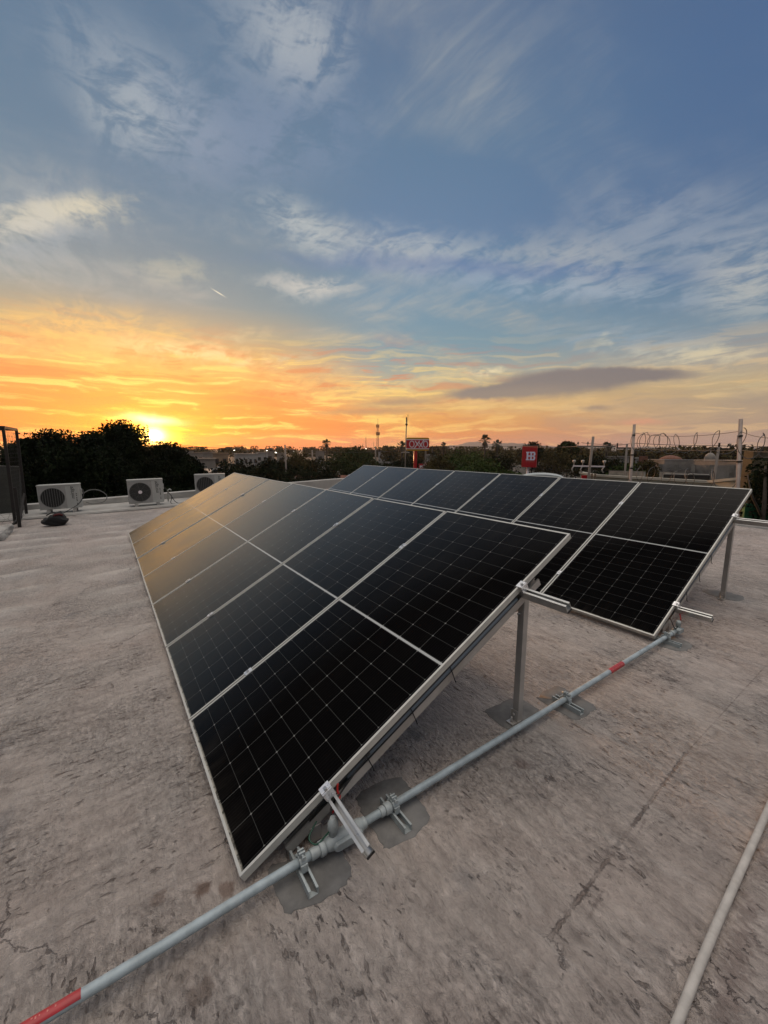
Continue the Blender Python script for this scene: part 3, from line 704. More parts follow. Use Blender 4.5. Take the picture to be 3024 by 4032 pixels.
b = MB(); b.tube([cpt(4.06), cpt(4.08), cpt(4.13), cpt(4.15)], .034, 16, rs=[.022, .029, .029, .022]); b.tube([cpt(4.115)+Vector((0, 0, .0)), cpt(4.115)+Vector((0, 0, .05)), cpt(4.115)+Vector((0, 0, .06)), cpt(4.115)+Vector((0, 0, .085))], .024, 12, rs=[.019, .018, .022, .015])
b.box(cpt(4.105)+Vector((0, -.029, .0)), (.09, .012, .036), None, .004)
K_(b.obj('junction_body', M['galvcast'], cr))
# warning tapes: sleeves with faded print
def tape(x0, x1, a0, a1, nchar):
    b = MB(); r = CR+.0012; n = 14; xs = np.linspace(x0, x1, 12); rings = []
    for x in xs:
        c = cpt(x); rings.append([b.b.verts.new(c+Vector((0, math.cos(math.radians(a))*r, math.sin(math.radians(a))*r))) for a in np.linspace(a0, a1, n)])
    for i in range(len(xs)-1):
        for k in range(n-1): b.b.faces.new((rings[i][k], rings[i][k+1], rings[i+1][k+1], rings[i+1][k])).smooth = True
    o = K_(b.obj('warning_tape', M['redtape'], cr))
    b = MB(); am = a0+(a1-a0)*.5; rr = CR+.0020; L = (x1-x0)
    for k in range(nchar):
        if rnd.random() < .14: continue
        x = x0+L*(.10+.80*k/nchar); w = L*.8/nchar*.55
        for q in range(2):
            aa = am+rnd.uniform(-9, 9); h = rnd.uniform(6, 16)
            pts = []
            for (xx, dz) in ((x, -h/2), (x+w*rnd.uniform(.4, 1), -h/2), (x+w*rnd.uniform(.4, 1), h/2), (x, h/2)):
                c = cpt(xx); ar_ = math.radians(aa+dz); pts.append(c+Vector((0, math.cos(ar_)*rr, math.sin(ar_)*rr)))
            b.ngon(pts)
    b.obj('tape_print', M['tapetext'], o)
tape(-.72, -.182, 30, 152, 46)
tape(2.945, 3.135, 40, 230, 14)
def support(x):
    c = cpt(x); b = MB()
    z0 = .025*x+.002; y0 = c.y
    st = MB(); st.prof((x, y0-.115, z0), (x, y0+.085, z0), [(-.021, 0), (.021, 0), (.021, .034), (.012, .034), (.012, .031), (.018, .031), (.018, .004), (-.018, .004), (-.018, .031), (-.012, .031), (-.012, .034), (-.021, .034)], (1, 0, 0), (0, 0, 1))
    o = K_(st.obj('strut', M['galvcast'], cr))
    r = CR+.003; pr = [(y0-.032, z0+.034), (y0-.030, z0+.044)]
    pts = []
    for a in np.linspace(-160, -20, 3): pass
    arc = [(y0+math.cos(math.radians(a))*r, c.z+math.sin(math.radians(a))*r) for a in np.linspace(215, -35, 18)]
    n = len(arc)
    for side in (0,):
        A_ = [b.b.verts.new((x-.015, p[0], p[1])) for p in arc]; B_ = [b.b.verts.new((x+.015, p[0], p[1])) for p in arc]
        arc2 = [(y0+(p[0]-y0)*(r+.004)/r, c.z+(p[1]-c.z)*(r+.004)/r) for p in arc]
        A2_ = [b.b.verts.new((x-.015, p[0], p[1])) for p in arc2]; B2_ = [b.b.verts.new((x+.015, p[0], p[1])) for p in arc2]
        for k in range(n-1):
            b.b.faces.new((A2_[k], A2_[k+1], B2_[k+1], B2_[k])); b.b.faces.new((A_[k], A_[k+1], B_[k+1], B_[k]))
            b.b.faces.new((A_[k], A_[k+1], A2_[k+1], A2_[k])); b.b.faces.new((B_[k], B_[k+1], B2_[k+1], B2_[k]))
    b.box((x, y0-.005, c.z+r+.010), (.026, .007, .026)); b.box((x, y0+.010, c.z+r+.010), (.026, .007, .026)); b.tube([(x, y0-.022, c.z+r+.012), (x, y0+.030, c.z+r+.012)], .005, 6)
    b.tube([(x, y0-.028, c.z+r+.012), (x, y0-.020, c.z+r+.012)], .009, 6)
    b.box((x, y0-.030, z0+.045), (.028, .006, .034)); b.box((x, y0+.030, z0+.045), (.028, .006, .034))
    o2 = K_(b.obj('pipe_clamp', M['galvcast'], cr))
for x in (.545, 1.005, 2.40, 3.88): support(x)
# ---------------------------------------------------------------- mortar patches
patches = [("broad grey mortar patch under the conduit support nearest the low corner", [(.433, 1.49), (.55, 1.47), (.709, 1.42), (.722, 1.306), (.688, 1.255), (.609, 1.243), (.50, 1.262), (.435, 1.288), (.425, 1.38)]),
 ("long grey mortar patch under the second conduit support, beside the jutting low rail", [(.905, 1.574), (1.031, 1.60), (1.157, 1.56), (1.17, 1.479), (1.155, 1.408), (1.147, 1.302), (1.079, 1.258), (.895, 1.268), (.882, 1.331), (.887, 1.475)]),
 ("grey mortar patch around the foot of the front row's near leg", [(1.920, 1.66), (1.945, 1.685), (2.153, 1.672), (2.235, 1.624), (2.225, 1.491), (2.104, 1.455), (1.93, 1.46), (1.906, 1.50)]),
 ("grey mortar patch under the third conduit support, between the two rows", [(2.32, 1.56), (2.34, 1.585), (2.553, 1.587), (2.579, 1.508), (2.562, 1.31), (2.53, 1.282), (2.444, 1.276), (2.325, 1.290), (2.31, 1.445)]),
 ("grey mortar patch under the conduit end at the rear row's low corner", [(3.781, 1.455), (3.90, 1.48), (4.046, 1.461), (4.08, 1.407), (4.036, 1.288), (3.95, 1.262), (3.855, 1.270), (3.80, 1.312)]),
 ("grey mortar patch around the foot of the rear row's near leg", [(5.55, 1.70), (5.62, 1.75), (5.72, 1.73), (5.783, 1.60), (5.75, 1.43), (5.65, 1.39), (5.53, 1.40), (5.478, 1.542)])]
def patch(label, poly):
    poly = [Vector((p[0], p[1], 0)) for p in poly]; n = len(poly); pts = []
    for i in range(n):                       # slightly irregular trowelled outline
        a, c = poly[i], poly[(i+1) % n]; p0 = poly[i-1]; p3 = poly[(i+2) % n]
        for k in range(5):
            q = k/5; m = .5*((2*a)+(c-p0)*q+(2*p0-5*a+4*c-p3)*q*q+(3*a-p0-3*c+p3)*q*q*q)*.55+(a.lerp(c, q))*.45
            pts.append(m+Vector((rnd.gauss(0, .005), rnd.gauss(0, .005), 0)))
    cen = sum(pts, Vector())/len(pts); b = MB(); N = len(pts)
    r1 = [b.b.verts.new((p.x, p.y, .025*p.x+.0005)) for p in pts]; r2 = [b.b.verts.new((cen.x+(p.x-cen.x)*.97, cen.y+(p.y-cen.y)*.97, .025*p.x+.0045)) for p in pts]
    r3 = [b.b.verts.new((cen.x+(p.x-cen.x)*.5, cen.y+(p.y-cen.y)*.5, .025*(cen.x+(p.x-cen.x)*.5)+.006)) for p in pts]
    for i in range(N):
        j = (i+1) % N; b.b.faces.new((r1[i], r1[j], r2[j], r2[i])); b.b.faces.new((r2[i], r2[j], r3[j], r3[i]))
    b.b.faces.new(r3)
    tag(b.obj('mortar_patch', M['mortar'], smooth=True), label, 'mortar patch', 'mortar patches on the roof')
for l, p in patches: patch(l, p)
# white painted pipe lower right
b = MB(); b.tube([(x, .30+.0745*(x-.9)*1.0-.006*math.sin(x*3), .025*x+.016+.001*math.sin(x*9)) for x in np.linspace(-.2, 8.5, 90)], .0140, 14)
tag(b.obj('painted_pipe', M['pipe']), 'thin whitish painted pipe lying on the roof in the lower right corner', 'pipe')
# loose debris flakes scattered on the coating
# ---------------------------------------------------------------- air conditioner condensers
def ring_pts(c, r, n=40): return [(c[0]+r*math.cos(2*math.pi*k/n), c[1], c[2]+r*math.sin(2*math.pi*k/n)) for k in range(n+1)]
def text_mesh(txt, size, name, mat, parent, M4, shear=0., ext=.001):
    cu = bpy.data.curves.new(name, 'FONT'); cu.body = txt; cu.size = size; cu.extrude = ext; cu.shear = shear; cu.resolution_u = 3
    to = bpy.data.objects.new(name, cu); C.objects.link(to); dg = bpy.context.evaluated_depsgraph_get(); dg.update()
    me = bpy.data.meshes.new_from_object(to.evaluated_get(dg)); bpy.data.objects.remove(to)
    me.transform(M4); me.materials.clear(); me.materials.append(mat)
    o = bpy.data.objects.new(name, me); C.objects.link(o); o.parent = parent; return o
def condenser(label, loc, w, h, fan_style, rz, tilt=0.):
    r = thing('air_conditioner', label, 'air conditioner', loc, 'outdoor cooling units by the parapet'); r.rotation_euler = (0, tilt, rz)
    d = .32; z0 = .10
    b = MB(); b.box((0, 0, z0+h/2), (w, d, h-.03), None, .012); r_b = b.obj('casing', M['white'], r)
    b = MB(); b.box((0, -.003, z0+h-.012), (w+.014, d+.018, .03), None, .010); b.obj('lid', M['white'], r)
    fx = -w*.16; fz = z0+h*.49; R = h*.385; y = -d/2
    b = MB(); b.box((fx, y-.004, fz), (R*2.26, .008, R*2.30), None, .003); gp = b.obj('grille_panel', M['acgrey'], r)
    b = MB(); n = 44; cc = [b.b.verts.new((fx+R*math.cos(2*math.pi*k/n), y-.0095, fz+R*math.sin(2*math.pi*k/n))) for k in range(n)]; b.b.faces.new(cc); b.obj('fan_opening', M['dark'], r)
    b = MB(); b.tube(ring_pts((fx, y-.012, fz), R), .006, 6)
    if fan_style == 'rings':
        for q in np.linspace(.22, .92, 9): b.tube(ring_pts((fx, y-.014, fz), R*q, 32), .0028, 5)
        for k in range(8): a = k*math.pi/4+.2; b.bar((fx+.1*R*math.cos(a), y-.012, fz+.1*R*math.sin(a)), (fx+R*math.cos(a), y-.012, fz+R*math.sin(a)), .006, .004)
    else:
        for q in np.linspace(-.82, .82, 9):
            hh = R*math.sqrt(1-q*q); b.bar((fx+q*R, y-.013, fz-hh), (fx+q*R, y-.013, fz+hh), .008, .006)
    b.obj('fan_grille', M['grille'], gp)
    if fan_style == 'rings':
        b = MB(); b.tube([(fx, y-.012, fz), (fx, y-.024, fz)], R*.18, 20); b.obj('fan_hub', M['signwhite'], gp)
    Mx = Matrix.Translation((w*.36, y-.0015, z0+h*.40)) @ Matrix.Rotation(math.radians(90), 4, 'X') @ Matrix.Rotation(math.radians(93), 4, 'Z')
    text_mesh('mirage', h*.185, 'brand_lettering', M['print'], r, Mx, .25)
    b = MB()
    for k, (q, hh) in enumerate(((.0, .03), (.045, .03), (.11, .03), (.15, .035), (.19, .03), (.26, .03), (.30, .03))):
        b.box((w*.405, y-.002, z0+h*.60-q), (.022, .002, hh*.8))
    b.obj('model_marking', M['print'], r)
    b = MB(); b.box((w/2+.012, .02, z0+h*.72), (.03, .10, .07), None, .006); b.box((w/2+.012, .02, z0+h*.60), (.03, .10, .07), None, .006); b.obj('valve_cover', M['white'], r)
    for xx in (-w*.30, w*.32):
        b = MB(); b.box((xx, -.01, z0+.006), (.06, d+.08, .012)); b.box((xx, -d/2+.0, z0-.045), (.075, .09, .085), None, .005); b.box((xx, d/2, z0-.045), (.075, .09, .085), None, .005); b.obj('foot', M['alu_dull'], r)
    b = MB()
    for k in range(9): b.box((-w/2-.002, -.02, z0+.08+k*(h-.16)/8), (.006, d*.66, .020))
    b.obj('side_louvre', M['dark'], r)
    return r
condenser('white cooling unit with vertical bar grille, leftmost on the roof, behind the black bag', (-.985, 13.98, .02), .90, .66, 'bars', math.radians(-4), math.radians(-1.5))
condenser('white cooling unit with ring grille and pale hub, middle one of the three', (1.0, 13.95, .05), .90, .70, 'rings', math.radians(-3), math.radians(-1.2))
condenser('white cooling unit half hidden behind the far end of the front row', (2.93, 14.65, .135), .92, .68, 'bars', math.radians(-14), math.radians(-1.0))
sp_tube('looped_hose', 'grey insulated hose looping out from the right side of the leftmost cooling unit', 'hose', [(-.50, 14.05, .50), (-.36, 14.10, .58), (-.14, 14.15, .56), (.03, 14.15, .40), (-.05, 14.1, .24), (-.30, 14.05, .20), (-.46, 14.0, .26)], .011, M['grille'])
sp_tube('black_cable', 'black cable hanging from the leftmost cooling unit to the roof in front', 'cable', [(-.50, 13.95, .62), (-.50, 13.8, .45), (-.62, 13.72, .25), (-.86, 13.6, .10), (-1.05, 13.3, .01)], .010, M['black'])
sp_tube('black_cable', 'black cable curling behind the middle cooling unit down to the ledge', 'cable', [(1.50, 13.95, .58), (1.56, 13.95, .45), (1.66, 13.95, .30), (1.62, 13.9, .12), (1.72, 13.8, .09)], .011, M['black'])
sp_tube('black_cable', 'black cable lying on the ledge right of the middle cooling unit', 'cable', [(1.66, 13.95, .30), (1.74, 13.9, .15), (1.84, 13.8, .10), (2.02, 13.9, .14), (2.12, 14.0, .11), (2.3, 14.1, .12)], .011, M['black'])
b = MB(); b.tube([(1.60, 14.3, .12), (1.60, 14.3, .46), (1.66, 14.28, .50), (1.70, 14.26, .46)], .022, 8); tag(b.obj('vent_pipe', M['white']), 'short bent white pipe standing behind the middle cooling unit', 'pipe')
b = MB(); b.tube([(x, 13.42, .025*x+.02) for x in np.linspace(-6, 4.5, 30)], .018, 8); tag(b.obj('drain_pipe', M['wallwhite']), 'thin pale drain pipe running along the foot of the parapet ledge', 'pipe')
# bag
b = MB(); random.seed(3)
bmesh.ops.create_uvsphere(b.b, u_segments=28, v_segments=16, radius=.5)
for v in b.b.verts:
    x, y, z = v.co; k = 1+.10*math.sin(7*x+3*y)+.08*math.sin(11*z+5*x)+.06*math.sin(13*y)
    v.co = Vector((x*.84*k + .05*z, y*.60*k, max(-.22, min(.22, z*.62))*(1+.18*math.sin(6*x)) + .22))
    if z > .3: v.co.z += .03*math.sin(9*x)
    if abs(x) > .25 and z > 0: v.co.z -= .10
bg = thing('tool_bag', 'black slumped tool bag lying on the roof in front of the leftmost cooling unit', 'bag', (-1.0, 11.95, -.02))
b.obj('bag_body', M['bag'], bg, smooth=True)
b = MB(); b.tube([(-.02, -.22, .36), (.04, -.26, .42), (.18, -.24, .43), (.26, -.2, .38)], .035, 8); b.obj('red_lining', M['bagred'], bg, smooth=True)
b = MB(); b.tube([(-.25, .0, .38), (-.12, .03, .46), (.10, .03, .46), (.22, .0, .40)], .02, 8); b.obj('handle', M['bag'], bg, smooth=True); bg.scale = (.58, .58, .62)
# ---------------------------------------------------------------- steel mesh cage at the left edge
cg = thing('steel_cage', 'tall rusty steel cage with wire mesh at the left edge of the roof', 'cage', (-1.8, 13.0, -.05))
K_ = lambda o: loc_children(o, cg)
posts = [(-1.80, 12.75), (-1.76, 14.22), (-3.2, 12.75), (-3.2, 14.22)]
for (x, y) in posts:
    b = MB(); b.box((x, y, 1.075), (.058, .058, 2.22)); K_(b.obj('post', M['rust'], cg))
b = MB(); b.box((-1.66, 12.24, .40), (.06, .06, .90)); K_(b.obj('brace_post', M['rust'], cg))
b = MB(); b.bar((-1.66, 12.24, .02), (-1.76, 14.22, .55), .04, .05); b.bar((-1.80, 12.0, .0), (-1.66, 12.6, .15), .04, .04); K_(b.obj('diagonal_brace', M['rust'], cg))
for (a, c) in (((-1.80, 12.75), (-1.76, 14.22)), ((-1.80, 12.75), (-3.2, 12.75)), ((-1.76, 14.22), (-3.2, 14.22)), ((-3.2, 12.75), (-3.2, 14.22))):
    b = MB(); b.bar((*a, 2.19), (*c, 2.19), .06, .06); K_(b.obj('top_rail', M['rust'], cg))
def mesh_infill(a, c, z0, z1):
    b = MB(); a, c = Vector((*a, 0)), Vector((*c, 0)); L = (c-a).length; u = (c-a).normalized(); cell = .10
    n = int(L/cell); m = int((z1-z0)/cell)
    for i in range(n+1):
        for s in (1, -1):
            pts = []
            for j in range(m+1):
                q = i*cell + s*.026*(1 if j % 2 else -1)
                pts.append(a+u*min(max(q, 0), L)+Vector((rnd.gauss(0, .004), rnd.gauss(0, .004), z0+j*cell)))
            if (i % 2 == 0) == (s == 1): b.tube(pts, .0022, 4, False)
    for j in range(m+1): 
        pts = [a+u*(i*cell)+Vector((0, 0, z0+j*cell+.012*(1 if i % 2 else -1))) for i in range(n+1)]; b.tube(pts, .002, 4, False)
    return b
K_(mesh_infill((-1.80, 12.75), (-1.76, 14.22), .0, 2.18).obj('wire_mesh', M['rust'], cg)); K_(mesh_infill((-3.2, 12.75), (-1.80, 12.75), .0, 2.18).obj('wire_mesh', M['rust'], cg))
b = MB(); b.bar((-2.15, 14.75, -.1), (-2.05, 14.75, 1.25), .42, .3, (0, 1, 0)); tag(b.obj('concrete_pillar', M['pillar']), 'dim grey concrete pillar standing behind the steel cage', 'pillar')
b = MB(); b.box((-2.75, 11.1, -.0), (2.1, 1.1, .24), None, .05); kb = tag(b.obj('rubble_kerb', M['wallwhite']), 'rough whitewashed rubble kerb at the foot of the steel cage', 'kerb')
tx = bpy.data.textures.new('rubble', 'CLOUDS'); tx.noise_scale = .16
sm = kb.modifiers.new('s', 'SUBSURF'); sm.subdivision_type = 'SIMPLE'; sm.levels = sm.render_levels = 5
dm = kb.modifiers.new('d', 'DISPLACE'); dm.texture = tx; dm.strength = .14; dm.texture_coords = 'GLOBAL'

# ---------------------------------------------------------------- vegetation
rg = np.random.default_rng(11)
def leaves(cent, size, rg, aspect=.5):
    n = len(cent); a = rg.normal(size=(n, 3)); a /= np.linalg.norm(a, axis=1)[:, None]
    b_ = rg.normal(size=(n, 3)); b_ -= a*(a*b_).sum(1)[:, None]; b_ /= np.linalg.norm(b_, axis=1)[:, None]
    s = (size*rg.uniform(.6, 1.35, n))[:, None]
    V = np.stack([cent-a*s, cent+b_*s*aspect, cent+a*s, cent-b_*s*aspect], 1).reshape(-1, 3)
    return V, np.arange(4*n).reshape(-1, 4)
def crown_pts(rg, rx, rz, nclump, nleaf, low=.0, sparse=.85):
    out = []
    for k in range(nclump):
        d = rg.normal(size=3); d /= np.linalg.norm(d)
        if d[2] < -.55: d[2] *= -.6
        rad = rg.uniform(.25, 1.0)**.42*sparse
        if rg.random() < .08: rad *= 1.12
        c = d*rad*np.array([rx, rx, rz])*(1+.10*np.sin(5*d[0]+3*d[1]))
        cs = rg.uniform(.10, .26)*rx
        out.append(c+np.clip(rg.normal(size=(nleaf, 3)), -1.7, 1.7)*cs*np.array([1, 1, .62]))
    return np.concatenate(out)
def trunk_mb(h, r, lean=(0, 0), limbs=5, reach=1.5, top=None):
    b = MB(); top = top or h*1.5; pts = [(lean[0]*q*q+.06*math.sin(q*6), lean[1]*q*q, h*q) for q in (0, .25, .5, .75, 1)]
    b.tube(pts, r, 8, rs=[r*1.25, r, r*.9, r*.8, r*.7])
    for k in range(limbs):
        a = 2*math.pi*k/limbs+.5; e = Vector(pts[-1]); q = e+Vector((math.cos(a)*reach*.45, math.sin(a)*reach*.45, (top-h)*.5)); s = e+Vector((math.cos(a)*reach, math.sin(a)*reach, (top-h)))
        b.tube([e-Vector((0, 0, .2)), q, s], r*.4, 6, rs=[r*.5, r*.35, r*.15])
    return b
def tree(label, px, topy, wpx, D, mat, dens=1., group=None, hcrown=None, trunk_h=None, leaf=.13, name='tree', nclump=None, sparse=.85, sh=None):
    top = at(px, topy, D); rx = px_size(D, wpx)/2*cosf(px)*1.04
    H = top.z-GZ; hc = hcrown or min(H*.44, rx*1.1)
    base = Vector((top.x, top.y, GZ))
    r = thing(name, label, 'tree', tuple(base), group)
    th = H-2*hc+hc*.5
    o = trunk_mb(max(.8, th), .10+.02*rx, limbs=5, reach=rx*.5, top=H-hc*.6).obj('trunk', M['trunk'], r, True)
    nc = nclump or int(46*dens); nl = int((70 if D > 30 else 190)*dens)
    pts = crown_pts(rg, rx, hc, nc, nl, sparse=sparse)
    V, Fq = leaves(pts, leaf, rg)
    V[:, 2] += H-hc*(.93 if D < 30 else .96)
    cr_ = np_mesh('crown', V, Fq, M[mat], r)
    return r
# the large dark trees on the left, against the sun
G1 = 'large dark trees left of the sun'
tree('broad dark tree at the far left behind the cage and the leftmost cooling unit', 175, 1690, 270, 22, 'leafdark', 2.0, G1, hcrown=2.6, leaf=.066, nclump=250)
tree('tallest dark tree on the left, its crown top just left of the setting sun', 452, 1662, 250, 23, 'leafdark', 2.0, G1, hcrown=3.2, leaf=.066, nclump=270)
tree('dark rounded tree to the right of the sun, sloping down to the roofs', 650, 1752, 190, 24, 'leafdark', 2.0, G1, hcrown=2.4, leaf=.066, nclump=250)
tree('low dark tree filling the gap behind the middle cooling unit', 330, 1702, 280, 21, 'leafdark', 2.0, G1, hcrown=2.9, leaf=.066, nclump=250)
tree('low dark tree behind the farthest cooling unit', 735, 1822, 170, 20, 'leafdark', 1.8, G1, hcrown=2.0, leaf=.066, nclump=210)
tree('small distant tree seen between the cage and the big dark trees', 95, 1745, 60, 60, 'leafdark', .9)
G2 = 'trees behind the panels'
TL = [('dark tree above the neighbouring roof fans', 935, 1792, 200, 40, 'leafdark'), ('dark tree right of the neighbouring roof fans', 1035, 1806, 160, 37, 'leafdark'),
 ('dark bushy tree left of the slim utility pole', 1085, 1800, 150, 42, 'leafdark'), ('olive brown tree between the slim pole and the cross pole', 1180, 1776, 170, 52, 'leafolive'),
 ('dark low tree below the cross pole', 1250, 1822, 190, 36, 'leafdark'), ('dark tree at the foot of the slim utility pole', 1140, 1838, 160, 33, 'leafdark'),
 ('green tree right of the lone palm', 1345, 1785, 190, 52, 'leaf'), ('tree with a ragged top left of the lattice tower', 1395, 1757, 150, 62, 'leaf'),
 ('green tree below the lattice tower', 1455, 1790, 150, 50, 'leaf'), ('dark tree left of the antenna mast', 1545, 1795, 130, 46, 'leafdark'),
 ('dark tree behind the red sign column', 1625, 1792, 150, 64, 'leafdark'), ('shaggy tree right of the grey column by the yellow and red sign', 1722, 1795, 130, 52, 'leafolive'),
 ('wide green tree in the middle of the treeline', 1835, 1772, 230, 56, 'leafbright'), ('lower green bush in front of the wide green tree', 1890, 1812, 250, 42, 'leafbright'),
 ('dark tree below the tallest palm', 1960, 1786, 150, 60, 'leafdark'), ('low green bush left of the square red sign', 2010, 1835, 120, 42, 'leafbright'),
 ('tall dark tree whose crown sticks up behind the square red sign', 2100, 1736, 84, 72, 'leafdark'), ('dark tree right of the square red sign', 2165, 1782, 150, 74, 'leafdark'),
 ('olive tree between the square red sign and the crossarm pole', 2205, 1772, 150, 70, 'leafolive'), ('tree with a rounded top left of the crossarm pole', 2240, 1737, 60, 80, 'leaf'),
 ('dark tree behind the crossarm pole', 2330, 1778, 170, 58, 'leafdark'), ('dark tree right of the crossarm pole', 2420, 1800, 150, 50, 'leafdark'),
 ('bright green shrub above the cream roof', 2462, 1826, 120, 48, 'leafbright'), ('dark tree left of the concrete wall', 2535, 1800, 120, 56, 'leafolive'),
 ('dark round tree far behind the leaning wooden pole', 2815, 1762, 60, 170, 'leafdark')]
for (l, px, ty, w, D, mt) in TL: tree(l, px, ty, w, D, mt, 1.25, G2, leaf=.13 if D < 80 else .3, hcrown=2.5 if D < 80 and w > 100 else None)
def palm(label, px, topy, wpx, D, group='fan palms in the treeline', skirt=True):
    top = at(px, topy, D); R = px_size(D, wpx)/2*cosf(px); H = top.z-GZ; r = thing('fan_palm', label, 'palm', (top.x, top.y, GZ), group)
    hz = H-R*.95; b = MB(); b.tube([(0, 0, 0), (.05, 0, hz*.5), (0, 0, hz)], .2, 8, rs=[.24, .17, .15]); b.obj('trunk', M['trunk'], r, True)
    b = MB(); n = 34
    for k in range(n):
        e = math.asin(rnd.uniform(-.35, 1)); a = rnd.uniform(0, 2*math.pi); d = Vector((math.cos(a)*math.cos(e), math.sin(a)*math.cos(e), math.sin(e)))
        c = Vector((0, 0, hz))+d*R*rnd.uniform(.45, .62); s = d.cross(Vector((0, 0, 1))).normalized() if abs(d.z) < .98 else Vector((1, 0, 0)); u = d.cross(s)
        b.tube([(0, 0, hz), c], .018, 4, False)
        fr = R*rnd.uniform(.36, .5)
        for q in range(-5, 6):
            an = q*.24; dd = (d*math.cos(an)+s*math.sin(an)).normalized(); tip = c+dd*fr*(1-.05*abs(q)) - Vector((0, 0, .12*fr*abs(q)/3)); w = (s*math.cos(an)-d*math.sin(an))*fr*.085
            b.ngon([c, c+dd*fr*.55+w, tip, c+dd*fr*.55-w])
    b.obj('crown', M['palm'], r)
    if skirt:
        b = MB()
        for k in range(22):
            a = rnd.uniform(0, 2*math.pi); p = Vector((math.cos(a)*.2, math.sin(a)*.2, hz)); q = p+Vector((math.cos(a)*R*.35, math.sin(a)*R*.35, -R*rnd.uniform(.6, 1.1))); s = Vector((-math.sin(a), math.cos(a), 0))*R*.10
            b.ngon([p, (p+q)/2+s, q, (p+q)/2-s])
        b.obj('dead_skirt', M['deadfrond'], r)
palm('lone fan palm standing clear against the orange sky left of centre', 1285, 1727, 44, 92)
palm('fan palm just left of the antenna mast', 1582, 1733, 50, 66)
palm('fan palm right of the yellow and red sign', 1745, 1738, 42, 72)
palm('tallest fan palm, left one of the pair in the middle of the treeline', 1911, 1708, 56, 78)
palm('slightly lower fan palm, right one of the pair in the middle', 1960, 1727, 50, 76)
palm('fan palm behind the right end of the upper crossarm', 2392, 1737, 52, 66)
palm('small shaggy palm low beside the grey sign column', 1700, 1778, 50, 56)
# pale weeping plant near the tower
# far wood as one mass
cents = []
for k in range(520):
    px = rg.uniform(60, 3080); D = rg.uniform(120, 420); p = at(px, 1770, D); h = rg.uniform(4.2, 7.2) + (D/420)*2.0
    if 640 < px < 1250 and D < 200: continue
    rr = rg.uniform(2.2, 5.5)
    nn = 190
    q = np.clip(rg.normal(size=(nn, 3)), -1.5, 1.5)*np.array([rr*.45, rr*.45, h*.20])+np.array([p.x, p.y, GZ+h*.68]); cents.append(q)
cents = np.concatenate(cents); V, Fq = leaves(cents, .55, rg, .6)
tag(np_mesh('distant_wood', V, Fq, M['leafolive']), 'hazy olive wood stretching along the horizon', 'wood', kind='stuff')
# underbrush between the roof and the trees
cents = []
for k in range(260):
    px = rg.uniform(780, 2550); D = rg.uniform(30, 62); p = at(px, 1800, D)
    q = rg.normal(size=(90, 3))*np.array([1.3, 1.3, .6])+np.array([p.x, p.y, GZ+.9]); cents.append(q)
cents = np.concatenate(cents); V, Fq = leaves(cents, .18, rg, .6)
tag(np_mesh('undergrowth', V, Fq, M['leafdark']), 'dark undergrowth below the trees', 'undergrowth', kind='stuff')
# hills on the horizon
def hills(pts, D, mat):
    b = MB(); n = len(pts); top = []; bot = []
    for (px, py) in pts:
        p = at(px, py, D); top.append(b.b.verts.new(p)); q = at(px, 1790, D*.86); bot.append(b.b.verts.new((q.x, q.y, GZ-2)))
    back = [b.b.verts.new((v.co.x*1.15, v.co.y*1.15, GZ-2)) for v in top]
    for i in range(n-1): b.b.faces.new((bot[i], bot[i+1], top[i+1], top[i])); b.b.faces.new((top[i], top[i+1], back[i+1], back[i]))
    tag(b.obj('hills', mat, smooth=True), kind='structure')
hp = []; hr = random.Random(5)
prof = [(1650, 1764), (1740, 1757), (1800, 1752), (1840, 1742), (1880, 1739), (1910, 1746), (1960, 1747), (2010, 1744), (2060, 1746), (2110, 1752), (2200, 1758), (2300, 1757), (2400, 1760), (2500, 1762), (2550, 1757), (2580, 1760), (2630, 1762), (2700, 1758), (2760, 1764), (2850, 1766), (2930, 1768), (2960, 1762), (2990, 1760), (3040, 1764), (3150, 1766), (3400, 1764)]
for i in range(len(prof)-1):
    for k in range(4):
        q = k/4; hp.append((prof[i][0]*(1-q)+prof[i+1][0]*q, prof[i][1]*(1-q)+prof[i+1][1]*q+hr.uniform(-1.2, 1.2)))
hills(hp, 2500, M['hill'])
# ---------------------------------------------------------------- town
def house(label, px, topy, wpx, D, mat, cat='house', depth=None, wins=3, group=None, tank=False, roofmat=None, zr=0):
    p = at(px, topy, D); w = px_size(D, wpx)*cosf(px); dpt = depth or w*.7; h = p.z-GZ
    r = thing('town_house', label, cat, (p.x, p.y, GZ), group, math.atan2(-p.x, p.y)+zr)
    MB().box((0, dpt/2, h/2), (w, dpt, h)).obj('wall', M[mat], r)
    b = MB(); b.box((0, dpt/2, h+.08), (w+.3, dpt+.3, .16)); b.obj('roof_edge', M[roofmat or mat], r)
    for k in range(wins):
        xx = -w/2+w*(k+.5)/wins; MB().box((xx, -.02, h*.62), (min(1.2, w/wins*.5), .06, 1.1)).obj('window', M['hwin'], r)
    if tank:
        b = MB(); b.tube([(w*.2, dpt*.5, h+.16), (w*.2, dpt*.5, h+1.0), (w*.2, dpt*.5, h+1.25)], .5, 12, rs=[.5, .5, .2]); b.obj('water_tank', M['hwin'], r)
    return r
GH = 'low houses of the town beyond the trees'
